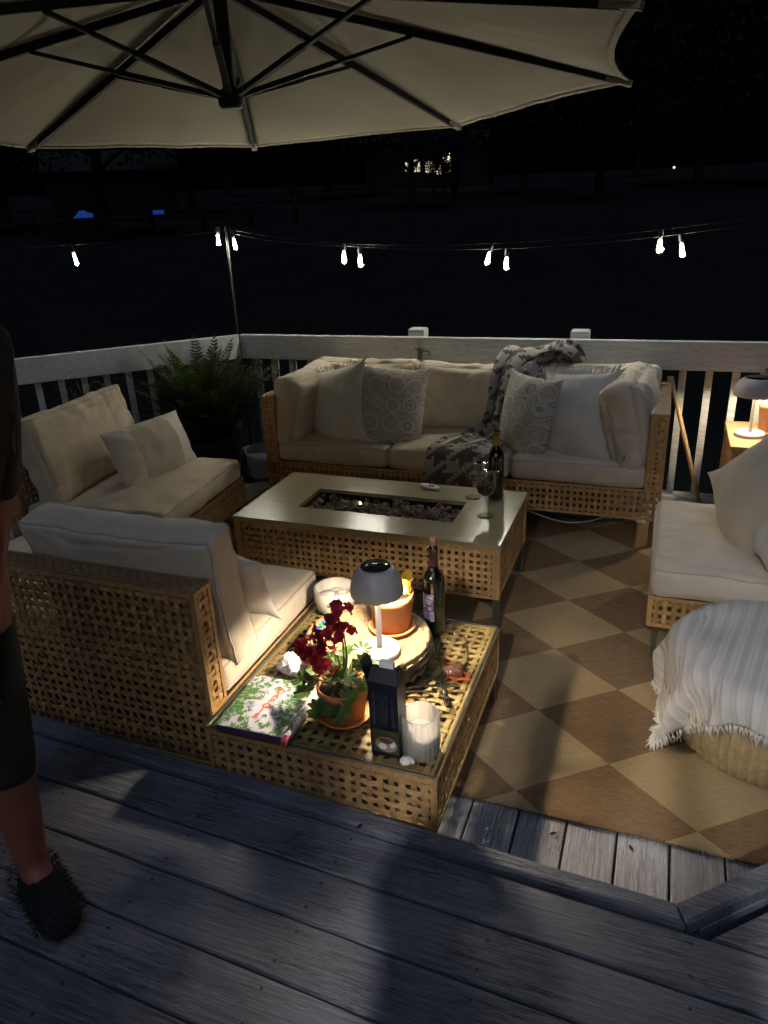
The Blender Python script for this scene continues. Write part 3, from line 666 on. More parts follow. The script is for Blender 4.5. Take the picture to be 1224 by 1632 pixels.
# ------------------------------------------------------------------ house behind the camera: flood light, with unseen fill panes and light blockers added
HS=thing('house','grey sided house wall behind the deck with a floodlight, added glowing fill panes and light blockers','house',(0,-4.4,.1))
def wall(x0,x1,y,z1):
    mb=MB(); mb.box(x0,x1,y-.2,y,.05,z1); mb.build('wall','siding',HS)
    k=0
    while .1+k*.2+.2<z1:
        mb=MB(); z=.1+k*.2; k+=1
        mb.add([(x0,y+.004,z),(x1,y+.004,z),(x1,y+.026,z),(x0,y+.026,z),(x0,y+.006,z+.199),(x1,y+.006,z+.199)],[(0,1,2,3),(3,2,5,4)],0,False); mb.build('siding_board','siding',HS)
def win(x,y,z,w_=.45,h_=1.3):
    mb=MB(); mb.box(x-w_,x+w_,y+.03,y+.05,z,z+h_); mb.build('window_pane','fill_glow',HS)  # unseen glowing pane added as soft fill for canopy and deck
    mb=MB()
    for b in ((x-w_-.07,x-w_-.0005,z-.05,z+h_+.05),(x+w_+.0005,x+w_+.07,z-.05,z+h_+.05),(x-w_,x+w_,z-.05,z-.0005),(x-w_,x+w_,z+h_+.0005,z+h_+.05),(x-.02,x+.02,z,z+h_)): mb.box(b[0],b[1],y+.028,y+.07,b[2],b[3])
    mb.build('window_frame','rail_paint',HS)  # frame around the added fill pane
wall(-4.5,3.5,-4.4,6.2); wall(-4.5,-.30,-2.0,3.5)  # second wall: unseen wing added to block the flood on the left
win(1.3,-4.4,1.0); win(-2.6,-2.0,.9,.45,1.1); win(-1.0,-2.0,1.2,.3,.8)
mb=MB(); mb.lathe([(0,-.09),(.063,-.063),(.09,0),(.063,.063),(0,.09)],20,(-.1,-4.0,4.5)); mb.build('flood_bulb','flood',HS)
mb=MB(); mb.tube([(-.1,-4.37,4.62),(-.1,-4.15,4.66),(-.1,-4.0,4.60)],.02,8); mb.build('lamp_arm','metal_dark',HS)
mb=MB(); mb.box(-4.4,3.4,-3.03,-3.0,3.90,4.75); mb.build('flood_block_board','rail_paint',HS)  # unseen board added to cut the flood light off the sofa
mb=MB(); mb.box(-4.4,3.4,-4.39,-3.031,4.70,4.75); mb.build('flood_block_top','rail_paint',HS)  # top piece joining the added blocking board to the wall
# ------------------------------------------------------------------ table lamps
def mushroom(label,P,h,dia,baser,ledm,zled):
    t=thing('table_lamp',label,'lamp',P); x,y,z=P; r=dia/2
    mb=MB(); mb.lathe([(0,0),(baser,0),(baser+.001,.004),(baser+.001,.016),(baser-.003,.02),(0,.0205)],40,P); mb.build('base','lamp_white',t)
    mb=MB(); mb.lathe([(.010,.02),(.0095,.03),(.0095,h-.12),(.013,h-.10),(.021,h-.083),(.021,h-.079)],20,P); mb.build('pole','lamp_white',t)
    sh=h-.092; prof=[(r*.985,sh),(r,sh+0.0049),(r*.995,sh+0.0180),(r*.965,sh+0.0344),(r*.90,sh+0.0525),(r*.80,sh+0.0689),(r*.69,sh+0.0804),(r*.56,sh+0.0886),(r*.54,sh+0.0853),(r*.67,sh+0.0763),(r*.78,sh+0.0648),(r*.88,sh+0.0492),(r*.945,sh+0.0328),(r*.975,sh+0.0180),(r*.975,sh+0.0049),(r*.985,sh)]
    mb=MB(); mb.lathe(prof,48,P); mb.build('shade','shade_grey',t)
    mb=MB(); mb.lathe([(0,sh+0.0906),(r*.55,sh+0.0906),(r*.56,sh+0.0894),(r*.55,sh+0.0828),(0,sh+0.0828)],40,P); mb.build('solar_panel','solar',t)
    mb=MB(); mb.lathe([(.022,zled-.012),(.027,zled-.008),(.029,zled),(.027,zled+.008),(.022,zled+.012)],24,P); mb.build('led_ring',ledm,t)
    return t
mushroom('white mushroom table lamp glowing on the round woven tray',(-.724,1.758,.4065),.300,.158,.062,'led',.246)
mushroom('white mushroom table lamp glowing on the wooden side table at right',(.463,4.046,.5005),.305,.21,.072,'led2',.246)
# side table at right
ST=thing('side_table','tall side table with pale wooden top and woven sides at the right railing','table',(.66,4.07,0))
x0,x1,y0,y1=.362,.98,3.83,4.315
mb=MB(); mb.cbox(x0,x1,y0,y1,.478,.5,.002); mb.build('tabletop','table_wood',ST)
panel(ST,I4,(x0+.015,y1-.015,.12),-Y,Z,y1-y0-.03,.352,'side_panel',pitch=.022,sw=.017); panel(ST,I4,(x0+.015,y0+.015,.12),X,Z,x1-x0-.03,.352,'front_panel',pitch=.022,sw=.017)
panel(ST,I4,(x1-.015,y0+.015,.12),Y,Z,y1-y0-.03,.352,'side_panel',pitch=.022,sw=.017)
for x in (x0+.03,x1-.03):
    for y in (y0+.03,y1-.03): mb=MB(); mb.cbox(x-.012,x+.012,y-.012,y+.012,0,.477,.002); mb.build('leg','metal_leg',ST)
# ------------------------------------------------------------------ plants
def potlathe(r,h): # terracotta pot with rim lip and saucer
    return [(0,.012),(r*.78,.012),(r*.80,.014),(r*.95,h*.78),(r,h*.79),(r,h),(r*.93,h),(r*.90,h*.85),(0,h*.85)]
def leafmesh(name,mat,r=.03,lob=9,cup=.25):
    mb=MB(); n=36; vs=[(0,0,0)]; 
    for ring,fr in enumerate((.35,.7,1.)):
        for k in range(n):
            q=2*math.pi*k/n; rr=r*fr*(1+.09*fr*math.cos(lob*q)); 
            notch=math.exp(-((q-math.pi)**2)/.06)*.55*fr
            rr*=1-notch; vs.append((rr*math.cos(q),rr*math.sin(q),r*cup*(fr**2)*.6+r*.10*fr*math.cos(lob*q+.6)))
    fs=[(0,1+k,1+(k+1)%n) for k in range(n)]
    for g in range(2):
        for k in range(n): l=(k+1)%n; fs.append((1+g*n+k,1+(g+1)*n+k,1+(g+1)*n+l,1+g*n+l))
    mb.add(vs,fs); return mb.mesh(name,mat)
def flowermesh(name,mat,r=.015):
    mb=MB()
    for k in range(5):
        q=2*math.pi*k/5; c,s=math.cos(q),math.sin(q); P=[]
        for t,w,z in ((0,.10,0),(.45,.42,.18),(.85,.46,.22),(1.05,.2,.12)):
            for sg in (-1,1): P.append((r*(t*c-sg*w*s),r*(t*s+sg*w*c),r*(z+.08*sg)))
        mb.add(P,[(0,1,3,2),(2,3,5,4),(4,5,7,6)])
    return mb.mesh(name,mat)
LEAF=leafmesh('leaf','leaf_g'); FLOW=flowermesh('flower','petal')
def rot_to(d,spin):
    q=Vector((0,0,1)).rotation_difference(Vector(d).normalized()); return (q.to_matrix()@Matrix.Rotation(spin,3,'Z')).to_euler()
P=Vector((-.757,1.545,.3205))
GE=thing('potted_geranium','dark red geranium in a small terracotta pot and saucer on the low table','plant',P)
mb=MB(); mb.lathe([(0,0),(.066,0),(.078,.014),(.080,.016),(.077,.019),(.066,.008),(0,.008)],40,P); mb.build('saucer','terracotta',GE)
mb=MB(); mb.lathe([(a,b+.001) for a,b in potlathe(.074,.112)],44,P); po=mb.build('pot','terracotta',GE)
mb=MB(); mb.lathe([(0,0),(.066,0),(.066,.004),(0,.006)],30,P+Vector((0,0,.0965))); mb.build('soil','soil',GE)
stm=MB(); random.seed(21)
lp=[(-.125,-.03,.085,1.25),(-.095,-.055,.105,1.2),(-.06,-.075,.06,1.15),(-.01,-.085,.09,1.3),(.03,-.085,.075,1.2),(.03,-.02,.15,1.2),(.065,.02,.18,1.2),(.10,.03,.16,1.25),(.055,.05,.205,1.1),(.09,-.03,.145,1.0),(-.03,.03,.15,1.1),(-.09,.02,.13,1.2),(0,.05,.19,1.),(-.05,-.03,.17,1.),(.0,-.04,.165,1.1),(.05,-.06,.12,1.0),(-.15,.0,.10,1.),(.02,.08,.17,1.),(-.07,.07,.14,1.1)]
for (a,b,c,s) in lp:
    q=P+Vector((a,b,c)); a*=.9; b*=.9; q=P+Vector((a,b,c)); d=Vector((a*3+random.uniform(-.3,.3),b*3-.25+random.uniform(-.3,.3),.75))
    meshobj(LEAF,'leaf',GE,q,rot_to(d,random.random()*6.3),s*random.uniform(.78,.95))
    stm.tube(smoothpath([P+Vector((a*.15,b*.15,.1)),P+Vector((a*.6,b*.6,.09+c*.35)),q],4),.0018,5)
heads=[((-.005,.02,.325),.038,14),((-.03,.01,.27),.046,20),((-.08,-.01,.22),.046,18),((-.035,-.03,.195),.042,13),((.012,.01,.275),.032,8)]
for (h,rad,k) in heads:
    h=Vector(h)
    stm.tube(smoothpath([P+Vector((0,0,.1)),P+h*.6+Vector((.01,0,.02)),P+h],5),.0026,6)
    for i in range(k):
        d=Vector((random.gauss(0,1),random.gauss(0,1),random.gauss(.2,1))).normalized(); q=P+h+d*rad*random.uniform(.6,1.05)
        meshobj(FLOW,'flower',GE,q,rot_to(d+Vector((0,-.4,.4)),random.random()*6.3),random.uniform(.85,1.2))
        stm.tube([P+h,q],.001,4)
stm.build('stems','stem',GE)
mb=MB(); mb.lathe([(0,0),(.012,.002),(.014,.008),(.006,.014),(0,.015)],10,P+Vector((.055,-.02,.112))); mb.build('fallen_petal','petal_pink',GE)
# pot with yellow blooms behind the lamp
P=Vector((-.735,1.90,.4065))
YP=thing('potted_plant','terracotta pot with a small yellow flowering plant behind the tray lamp','plant',P)
mb=MB(); mb.lathe([(0,0),(.068,0),(.076,.012),(.077,.017),(.072,.019),(.064,.009),(0,.009)],40,P); mb.build('saucer','terracotta',YP)
mb=MB(); mb.lathe([(a,b+.001) for a,b in potlathe(.074,.135)],44,P); mb.build('pot','terracotta',YP)
mb=MB(); mb.lathe([(0,0),(.064,0),(.064,.004),(0,.006)],30,P+Vector((0,0,.118))); mb.build('soil','soil',YP)
FY=flowermesh('flower','petal_y',.012)
for a,b,c in ((.055,.0,.145),(.05,.012,.165),(.06,.01,.185),(.045,.0,.175),(.05,-.012,.155),(.058,.006,.205),(.052,.0,.195)):
    meshobj(FY,'flower',YP,P+Vector((a,b,c)),rot_to((.2,-.6,.6),random.random()*6),1.1)
for k in range(26):
    q=random.random()*6.3; r=random.uniform(.01,.055); meshobj(LEAF,'leaf',YP,P+Vector((r*math.cos(q),r*math.sin(q),.13+random.uniform(0,.03))),rot_to((math.cos(q)*.5,math.sin(q)*.5,1),q),random.uniform(.3,.5))
# potted plant on the right side table
P=Vector((.575,4.12,.5005))
RP=thing('potted_plant','leafy plant in a terracotta pot beside the right table lamp','plant',P)
mb=MB(); mb.lathe([(0,0),(.088,0),(.098,.014),(.098,.02),(.092,.022),(.082,.01),(0,.01)],40,P); mb.build('saucer','terracotta',RP)
mb=MB(); mb.lathe([(a,b+.001) for a,b in potlathe(.082,.17)],44,P); mb.build('pot','terracotta',RP)
mb=MB(); mb.lathe([(0,0),(.07,0),(.07,.004),(0,.006)],30,P+Vector((0,0,.15))); mb.build('soil','soil',RP)
LD=leafmesh('leaf','leaf_dark',.022,5,.3); random.seed(5)
for k in range(90):
    q=random.random()*6.3; r=random.uniform(.0,.075); z=random.uniform(.17,.37)
    meshobj(LD,'leaf',RP,P+Vector((r*math.cos(q),r*math.sin(q),z)),rot_to((math.cos(q),math.sin(q),random.uniform(.2,1.2)),q),random.uniform(.6,1.))
mb=MB(); mb.tube(smoothpath([P+Vector((0,0,.15)),P+Vector((.01,0,.28)),P+Vector((0,.01,.38))],5),.004,6); mb.build('stem','stem',RP)
# fern in the corner
P=Vector((-2.74,3.93,0))
FE=thing('potted_fern','big bushy fern in a pale blue pot in the corner by the railing','plant',P)
def frond(L,droop,n=26,seed=0):
    rnd=random.Random(seed); mb=MB(); pts=[]
    for i in range(n+1):
        t=i/n; pts.append(Vector((L*t*(.35+.55*t*droop),0,L*(t-droop*.55*t*t))))
    mb.tube(pts,[.003*(1-.8*i/n) for i in range(n+1)],4)
    for i in range(2,n):
        t=i/n; l=.065*L*1.6*math.sin(math.pi*min(1,t*1.05))**.6+.006; tg=(pts[i+1]-pts[i-1]).normalized()
        for s in (-1,1):
            d=(Vector((0,s,0))*.9+tg*.45+Vector((0,0,rnd.uniform(-.25,.1)))).normalized(); w=tg*.0085
            b=pts[i]; e=b+d*l*rnd.uniform(.85,1.1); m_=b+d*l*.5
            mb.add([b-w*.6,b+w*.6,m_+w,e,m_-w],[(0,1,2,4),(4,2,3)],0,False)
    return mb.mesh('frond','leaf_fern')
FR=[frond(.62,.55,26,1),frond(.55,.8,24,2),frond(.70,.40,28,3),frond(.48,1.05,22,4)]; random.seed(31)
for k in range(210):
    q=random.random()*6.283; me=FR[random.choice((0,0,1,2,2,3))]; r=random.uniform(0,.14)
    meshobj(me,'frond',FE,P+Vector((r*math.cos(q),r*math.sin(q),.32+random.uniform(-.03,.04))),(random.uniform(-.25,.25),random.uniform(-.42,.10),q),random.uniform(.62,1.0))
mb=MB(); mb.lathe([(0,.04),(.13,.04),(.15,.06),(.19,.33),(.2,.34),(.18,.34),(.17,.30),(0,.30)],36,P); mb.build('pot','metal_dark',FE)
for k in range(3):
    mb=MB(); q=k*2.1+.4; mb.tube(smoothpath([P+Vector((.2*math.cos(q),.2*math.sin(q),.22)),P+Vector((.21*math.cos(q),.21*math.sin(q),.1)),P+Vector((.25*math.cos(q),.25*math.sin(q),.02)),P+Vector((.29*math.cos(q),.29*math.sin(q),.03))],5),.006,6); mb.build('stand_leg','black_metal',FE)
mb=MB(); bp=MB(); bp.lathe([(0,0),(.11,0),(.135,.05),(.14,.14),(.13,.2),(.12,.19),(.12,.15),(0,.14)],24,(-2.50,4.14,.0),wob=lambda q,i:1+.05*math.sin(5*q+i)); tag(bp.build('plastic_tub','pale_blue',None,(-2.5,4.14,0)),'pale blue plastic tub on the deck beneath the fern','tub')
# grassy plant by the left railing
P=Vector((-3.28,3.42,0))
GP=thing('grass_plant','spiky pale ornamental grass in front of the left railing','plant',P); random.seed(12)
for k in range(22):
    mb=MB(); q=random.random()*6.3; l=random.uniform(.4,.72); b=P+Vector((random.uniform(-.05,.05),random.uniform(-.05,.05),.25)); o_=random.uniform(.08,.38)
    C=smoothpath([b,b+Vector((math.cos(q)*o_*.25,math.sin(q)*o_*.25,l*.6)),b+Vector((math.cos(q)*o_*.8,math.sin(q)*o_*.8,l*.82)),b+Vector((math.cos(q)*o_*1.3,math.sin(q)*o_*1.3,l*.72))],4)
    mb.tube(C,[.0045*(1-.85*i/(len(C)-1)) for i in range(len(C))],4); mb.build('blade','stem',GP)
mb=MB(); mb.lathe([(0,0),(.11,0),(.14,.26),(.13,.27),(.12,.24),(0,.23)],28,P); mb.build('pot','metal_dark',GP)
# ------------------------------------------------------------------ things on the low table
TC=Vector((-.80,1.845,.3205))
TR=thing('woven_tray','round coiled straw tray under the lamp on the low table','tray',TC)
prof=[(0,0),(.192,0)]
for k in range(7):
    z=.006+k*.011; prof+=[(.197,z),(.203,z+.0055),(.197,z+.011)]
n=17
for k in range(n): r=.198*(1-k/n); dr=.198/n; prof+=[(r-dr*.1,.0825),(r-dr*.5,.0868),(r-dr*.9,.0825)]
prof.append((0,.0825)); 
mb=MB(); rr=random.Random(2)
mb.lathe(prof,120,TC,wob=lambda q,i:1+.006*math.sin(q*44+(i%3)*2.1)+.004*math.sin(q*7+i)); mb.build('coil_body','jute',TR)
mb=MB()
for k in range(3):
    n=90; mb.tube([TC+Vector(((.204+.002*math.sin(i*1.9+k))*math.cos(2*math.pi*i/n),(.204+.002*math.sin(i*1.9+k))*math.sin(2*math.pi*i/n),.014+k*.024+.006*math.sin(i*2.1+k*2))) for i in range(n+1)],.0045,5)
mb.build('woven_bands','jute',TR)
hc=TC+Vector((.075,-.185,.05)); mb=MB(); mb.tube(smoothpath([hc+Vector((-.045,.012,.02)),hc+Vector((-.035,-.005,.055)),hc+Vector((0,-.012,.068)),hc+Vector((.035,-.005,.05)),hc+Vector((.042,.008,.01))],6),.006,8); mb.build('handle','jute',TR)
# marble bowl
P=(-1.03,2.10,.3205); BO=thing('marble_bowl','round cream marble bowl with pale stones beside the seat cushion','bowl',P)
mb=MB(); mb.lathe([(0,0),(.055,0),(.068,.012),(.075,.045),(.075,.088),(.073,.091),(.067,.090),(.065,.05),(.05,.03),(0,.028)],44,P); mb.build('bowl','marble',BO)
random.seed(3)
for a,b,c,r in ((-.02,-.01,.055,.033),(.028,.012,.056,.03),(-.005,.035,.052,.026),(.02,-.033,.05,.024)):
    mb=MB(); bm=bmesh.new(); bmesh.ops.create_icosphere(bm,subdivisions=2,radius=r)
    mb.add([Vector(P)+Vector((a,b,c))+Vector((v.co.x*1.1,v.co.y*.8,v.co.z*.6))*(1+.2*noise.noise(v.co*40)) for v in bm.verts],[[v.index for v in f.verts] for f in bm.faces]); bm.free(); mb.build('stone','marble',BO)
# wine bottles
def bottle(P,label,foil,lab=True,corkh=.035):
    t=thing('wine_bottle',label,'bottle',P); r=.0365
    mb=MB(); mb.lathe([(0,.004),(.03,.001),(r-.002,.003),(r,.008),(r,.195),(r*.96,.208),(r*.8,.222),(r*.55,.236),(.0155,.25),(.0145,.262),(.0140,.305),(.0158,.306),(.0160,.314),(.0145,.316),(.0145,.322),(0,.322)],40,P); mb.build('body','bottle_glass',t)
    mb=MB(); mb.lathe([(.0160,.252),(.0152,.262),(.0148,.304),(.0168,.305),(.0170,.3155),(.0152,.317)],28,P,wob=lambda q,i:1+.02*math.sin(q*7+i)); mb.build('neck_foil',foil,t)
    mb=MB(); mb.lathe([(0,.318),(.0105,.318),(.0112,.318+corkh*.7),(.0108,.318+corkh),(0,.318+corkh)],18,P); mb.build('cork','cork',t)
    if lab:
        def patch(name,mat,q0,q1,z0,z1,off):
            mb=MB(); n=14; vs=[]
            for i in range(n+1):
                q=q0+(q1-q0)*i/n
                for z in (z0,z1): vs.append((P[0]+(r+off)*math.cos(q),P[1]+(r+off)*math.sin(q),P[2]+z))
            mb.add(vs,[(2*i,2*i+2,2*i+3,2*i+1) for i in range(n)]); return mb
        a=R(-74-21)  # roughly towards the viewer
        lb=patch('',0,a-1.15,a+.35,.062,.158,.0004).build('label','label_purple',t)
        for q0,q1,z0,z1 in ((-.35,.22,.142,.152),(-1.0,-.75,.11,.152),(-.55,.1,.122,.130),(-.6,.2,.132,.138),(-.9,-.55,.105,.115),(-.15,.12,.10,.112),(-.9,-.4,.085,.088),(-.9,-.35,.079,.082),(-.9,-.4,.073,.076)):
            patch('',0,a+q0,a+q1,z0,z1,.0008).build('print','print_white',lb)
        patch('',0,a-.02,a+.38,.058,.094,.001).build('barcode','print_white',lb)
        for k in range(7): patch('',0,a+.05+k*.04,a+.065+k*.04,.064,.088,.0013).build('bar','print_grey',lb)
    return t
bottle((-.640,2.055,.3205),'dark wine bottle with purple back label on the low table','foil')
bottle((-.655,3.087,.4155),'corked dark wine bottle with gold neck on the fire table','foil_gold',False)
# stemless glass with a little rose wine
P=(-.512,1.835,.3205); SG=thing('stemless_glass','clear stemless wine glass with a drop of rose on the low table','glass',P)
mb=MB(); mb.lathe([(0,.001),(.022,.001),(.034,.008),(.046,.035),(.0485,.06),(.045,.095),(.0395,.125),(.0385,.125),(.0438,.095),(.0472,.06),(.0447,.036),(.033,.012),(.02,.007),(0,.006)],44,P); mb.build('bowl','glass',SG)
mb=MB(); mb.lathe([(0,.0066),(.02,.0075),(.033,.0125),(.0375,.019),(0,.0192)],36,P); mb.build('rose_wine','rose',SG)
# stemmed glasses on the fire table
def stem(P,label,wine):
    t=thing('wine_glass',label,'glass',P)
    mb=MB(); mb.lathe([(0,.0),(.036,.0),(.0365,.002),(.02,.005),(.006,.012),(.0038,.03),(.0036,.075),(.006,.088),(.02,.097),(.034,.112),(.0405,.135),(.040,.165),(.034,.205),(.033,.205),(.039,.165),(.0395,.136),(.033,.114),(.019,.100),(0,.096)],40,P); mb.build('goblet','glass',t)
    if wine: mb=MB(); mb.lathe([(0,.0965),(.019,.1005),(.0328,.1145),(.0388,.135),(0,.1352)],36,P); mb.build('red_wine','wine',t)
    return t
stem((-.651,2.86,.4155),'stemmed glass of red wine near the front of the fire table',True)
stem((-.755,3.06,.4155),'empty stemmed wine glass behind the filled one on the fire table',False)
P=(-.651,2.86,.622); GD=thing('glass_dish','small square clear glass dish laid on top of the wine glass','dish',P)
mb=MB(Matrix.Translation(P)@Matrix.Rotation(R(12),4,'Z')); h=.058
vs=[];fs=[]; N_=44
def sq(q,a,p=5): 
    c,s=math.cos(q),math.sin(q); k=(abs(c)**p+abs(s)**p)**(-1/p); return a*k*c,a*k*s
pr=[(.0,0),(.036,0),(.05,.010),(.064,.013),(.066,.016),(.062,.0175),(.048,.014),(.034,.006),(.0,.006)]
for a,z in pr:
    for k in range(N_): x,y=sq(2*math.pi*k/N_,a); vs.append((x,y,z))
for i in range(len(pr)-1):
    for k in range(N_): l=(k+1)%N_; fs.append((i*N_+k,i*N_+l,(i+1)*N_+l,(i+1)*N_+k))
mb.add(vs,fs); mb.build('dish','glass',GD)
# remote
P=(-.984,3.13,.4155); RM=thing('remote_control','small white remote control lying on the fire table','remote',P)
Mq=Matrix.Translation(P)@Matrix.Rotation(R(-20),4,'Z')
mb=MB(Mq); n=28; mb.slab([(sq(2*math.pi*k/n,1,3)[0]*.055,sq(2*math.pi*k/n,1,3)[1]*.021) for k in range(n)],.0,.014,.003); mb.build('body','plastic_white',RM)
for x in (.0,.018): mb=MB(Mq@Matrix.Translation((x,0,.0142))); mb.lathe([(0,0),(.008,0),(.0075,.002),(0,.0025)],18); mb.build('button','plastic_black',RM)
# cracker box
P=Vector((-.585,1.452,.3205)); BX=thing('cracker_box','opened navy blue cracker box standing on the low table','box',P)
Mq=Matrix.Translation(P)@Matrix.Rotation(R(-1),4,'Z'); w,d,h=.040,.030,.232
mb=MB(Mq); mb.cbox(-w,w,-d,d,.0,h,.0012); mb.build('carton','navy',BX)
mb=MB(Mq); mb.add([(-w,-d,h),(w,-d,h),(w,-d*.1,h+.028),(-w,-d*.1,h+.028),(-w,d,h),(w,d,h),(w,d*.1+.004,h+.028),(-w,d*.1+.004,h+.028)],[(0,1,2,3),(5,4,7,6),(3,2,6,7)],0,False); mb.build('lid_slope','navy',BX)
mb=MB(Mq); mb.add([(-w-.001,-d,h-.01),(-w-.001,d,h-.01),(-w-.022,d*.8,h+.048),(-w-.022,-d*.7,h+.052),(-w+.001,-d,h-.01),(-w+.001,d,h-.01),(-w-.02,d*.8,h+.048),(-w-.02,-d*.7,h+.052)],[(0,1,2,3),(7,6,5,4),(0,3,7,4),(1,5,6,2),(3,2,6,7)],0,False); mb.build('side_flap','navy',BX)
mb=MB(Mq); mb.add([(w+.001,-d,h-.01),(w+.001,d,h-.01),(w-.006,d*.3,h+.04),(w-.006,-d*.3,h+.04),(w-.001,-d,h-.01),(w-.001,d,h-.01),(w-.008,d*.3,h+.04),(w-.008,-d*.3,h+.04)],[(3,2,1,0),(4,5,6,7),(0,4,7,3),(5,1,2,6),(3,7,6,2)],0,False); mb.build('side_flap','navy',BX)
mb=MB(Mq); mb.box(-.016,.022,-.004,.010,h+.029,h+.046); mb.build('inner_wrapper','print_white',BX)
mb=MB(Mq); mb.box(-w-.0006,-w-.0001,-d+.002,d-.002,.01,h-.012); mb.build('side_print','navy_side',BX)
def text(s,size,mat,parent,Mx,name='lettering',bold=0):
    cu=bpy.data.curves.new('t','FONT'); cu.body=s; cu.size=size; cu.align_x='CENTER'; cu.align_y='CENTER'; cu.offset=bold
    o=bpy.data.objects.new('t',cu); COL.objects.link(o); bpy.context.view_layer.update()
    me=bpy.data.meshes.new_from_object(o.evaluated_get(bpy.context.evaluated_depsgraph_get())); bpy.data.objects.remove(o)
    me.transform(Mx); me.transform(Matrix.Translation(-ORG[parent])); me.materials.clear(); me.materials.append(M[mat])
    r=bpy.data.objects.new(name,me); COL.objects.link(r); r.parent=parent; ORG[r]=ORG[parent]; return r
Fm=Mq@Matrix(((1,0,0,0),(0,0,-1,-d-.0006),(0,1,0,0),(0,0,0,1)))   # text plane on the front
text('OLIVE OIL & SEA SALT',.0105,'print_grey',BX,Fm@Matrix.Translation((-.026,.150,0))@Matrix.Rotation(R(90),4,'Z'))
mb=MB(Fm)
for i,x in enumerate((-.012,-.004,.001,.006,.011,.024,.028)):
    for k in range(14):
        if random.random()<.85: mb.add([(x-.0012,.10+k*.007,0),(x+.0012,.10+k*.007,0),(x+.0012,.1058+k*.007,0),(x-.0012,.1058+k*.007,0)],[(0,1,2,3)])
mb.build('small_print','print_dim',BX)['kind']='stuff'
mb=MB(Fm); mb.add([(-.034,.012,0),(.039,.012,0),(.039,.085,0),(-.034,.085,0)],[(0,1,2,3)]); mb.build('picture','print_olive',BX)
def disc(mb,x,y,z,rx,ry,n=24,rot=0):
    vs=[(x,y,z)]+[(x+rx*math.cos(2*math.pi*k/n)*math.cos(rot)-ry*math.sin(2*math.pi*k/n)*math.sin(rot),y+rx*math.cos(2*math.pi*k/n)*math.sin(rot)+ry*math.sin(2*math.pi*k/n)*math.cos(rot),z) for k in range(n)]
    mb.add(vs,[(0,1+k,1+(k+1)%n) for k in range(n)])
mb=MB(Fm); disc(mb,.004,.040,.0004,.030,.024); mb.build('picture_plate','print_cream',BX)
mb=MB(Fm); disc(mb,.003,.052,.0008,.02,.009); mb.build('picture_spread','print_red',BX)
mb=MB(Fm); disc(mb,-.006,.033,.0008,.012,.010); disc(mb,.022,.042,.0008,.007,.011,rot=-.5); mb.build('picture_crackers','print_white',BX)
# ribbed candle glass
P=(-.502,1.472,.3205); CG=thing('candle_glass','ribbed frosted glass candle holder at the corner of the low table','candle',P)
rib=lambda q,i:1+.045*abs(math.cos(q*11))
mb=MB(); mb.lathe([(0,.001),(.046,.001),(.049,.006),(.0495,.115),(.0485,.124),(.0465,.124),(.0460,.115),(.0455,.012),(0,.010)],132,P,wob=lambda q,i:rib(q,i) if i in(1,2,3,7) else 1); mb.build('glass','ribbed_glass',CG)
mb=MB(); mb.lathe([(0,.011),(.0445,.011),(.0445,.066),(.04,.069),(0,.065)],40,P); mb.build('wax','wax',CG)
mb=MB(); mb.tube([(P[0],P[1],P[2]+.064),(P[0]+.002,P[1],P[2]+.078)],.0012,5); mb.build('wick','metal_dark',CG)
# shell
P=(-.522,1.408,.3205); mb=MB()
pts=[];
for k in range(60):
    t=k/59; q=t*18; r=.014*(1-t)**1.1; pts.append((P[0]+r*math.cos(q),P[1]+r*math.sin(q)*.9,P[2]+.009+.014*t))
mb.tube(pts,[.0085*(1-.8*k/59) for k in range(60)],8); tag(mb.build('seashell','wax',None,P),'small white spiral shell beside the candle glass','shell')
# cookbook
P=Vector((-.98,1.50,.3205)); CB=thing('cookbook','cookbook with leafy green cover lying at the corner of the low table','book',P)
Mq=Matrix.Translation(P)@Matrix.Rotation(R(1.5),4,'Z'); w,l=.103,.122
mb=MB(Mq); mb.cbox(-w+.003,w-.004,-l+.003,l-.003,.0022,.0215,.001); mb.build('pages','paper',CB)
mb=MB(Mq); mb.cbox(-w,w,-l,l,.0,.0022,.0004); mb.build('back_cover','spine',CB)
mb=MB(Mq); mb.cbox(-w,w,-l-.001,-l+.0025,.0023,.0212,.0004); mb.build('spine','spine',CB)
mb=MB(Mq); mb.cbox(-w,w,-l,l,.0217,.0240,.0005); cv=mb.build('front_cover','cover',CB)
random.seed(44); g=[MB(Mq) for _ in range(3)]; lav=MB(Mq)
def lf(mb,x,y,a,L,wd,z):
    c,s=math.cos(a),math.sin(a); f=lambda u,v:(max(-w+.001,min(w-.001,x+u*c-v*s)),max(-l+.001,min(l-.001,y+u*s+v*c)),z)
    mb.add([f(0,0),f(L*.35,wd),f(L*.7,wd*.7),f(L,0),f(L*.7,-wd*.7),f(L*.35,-wd)],[(0,5,4,3,2,1)],0,False)
k=0; z=.0243
while k<620:
    x=random.uniform(-w,w);y=random.uniform(-l,l); u=x/w;v=y/l
    if abs(u)<.42 and abs(v)<.66 and random.random()<.93: continue
    a0=random.random()*6.3; mb=g[k%3]; 
    for q in range(random.choice((2,3,4))): lf(mb,x,y,a0+q*.55,random.uniform(.013,.028),random.uniform(.0018,.0034),z); z+=.0000012
    k+=3
for j,mb in enumerate(g): mb.build('leaf_print',('green_a','green_b','green_c')[j],cv)['kind']='stuff'
for x,y in ((-.04,.05),(.045,.035),(-.05,-.02),(.04,-.03),(.005,-.075),(-.02,.085),(.07,.07),(-.075,-.07)):
    for q in range(7): lf(lav,x+random.uniform(-.006,.006),y+random.uniform(-.006,.006),random.random()*6.3,random.uniform(.008,.017),.0032,z); z+=.000002
lav.build('flower_print','lavender',cv)['kind']='stuff'
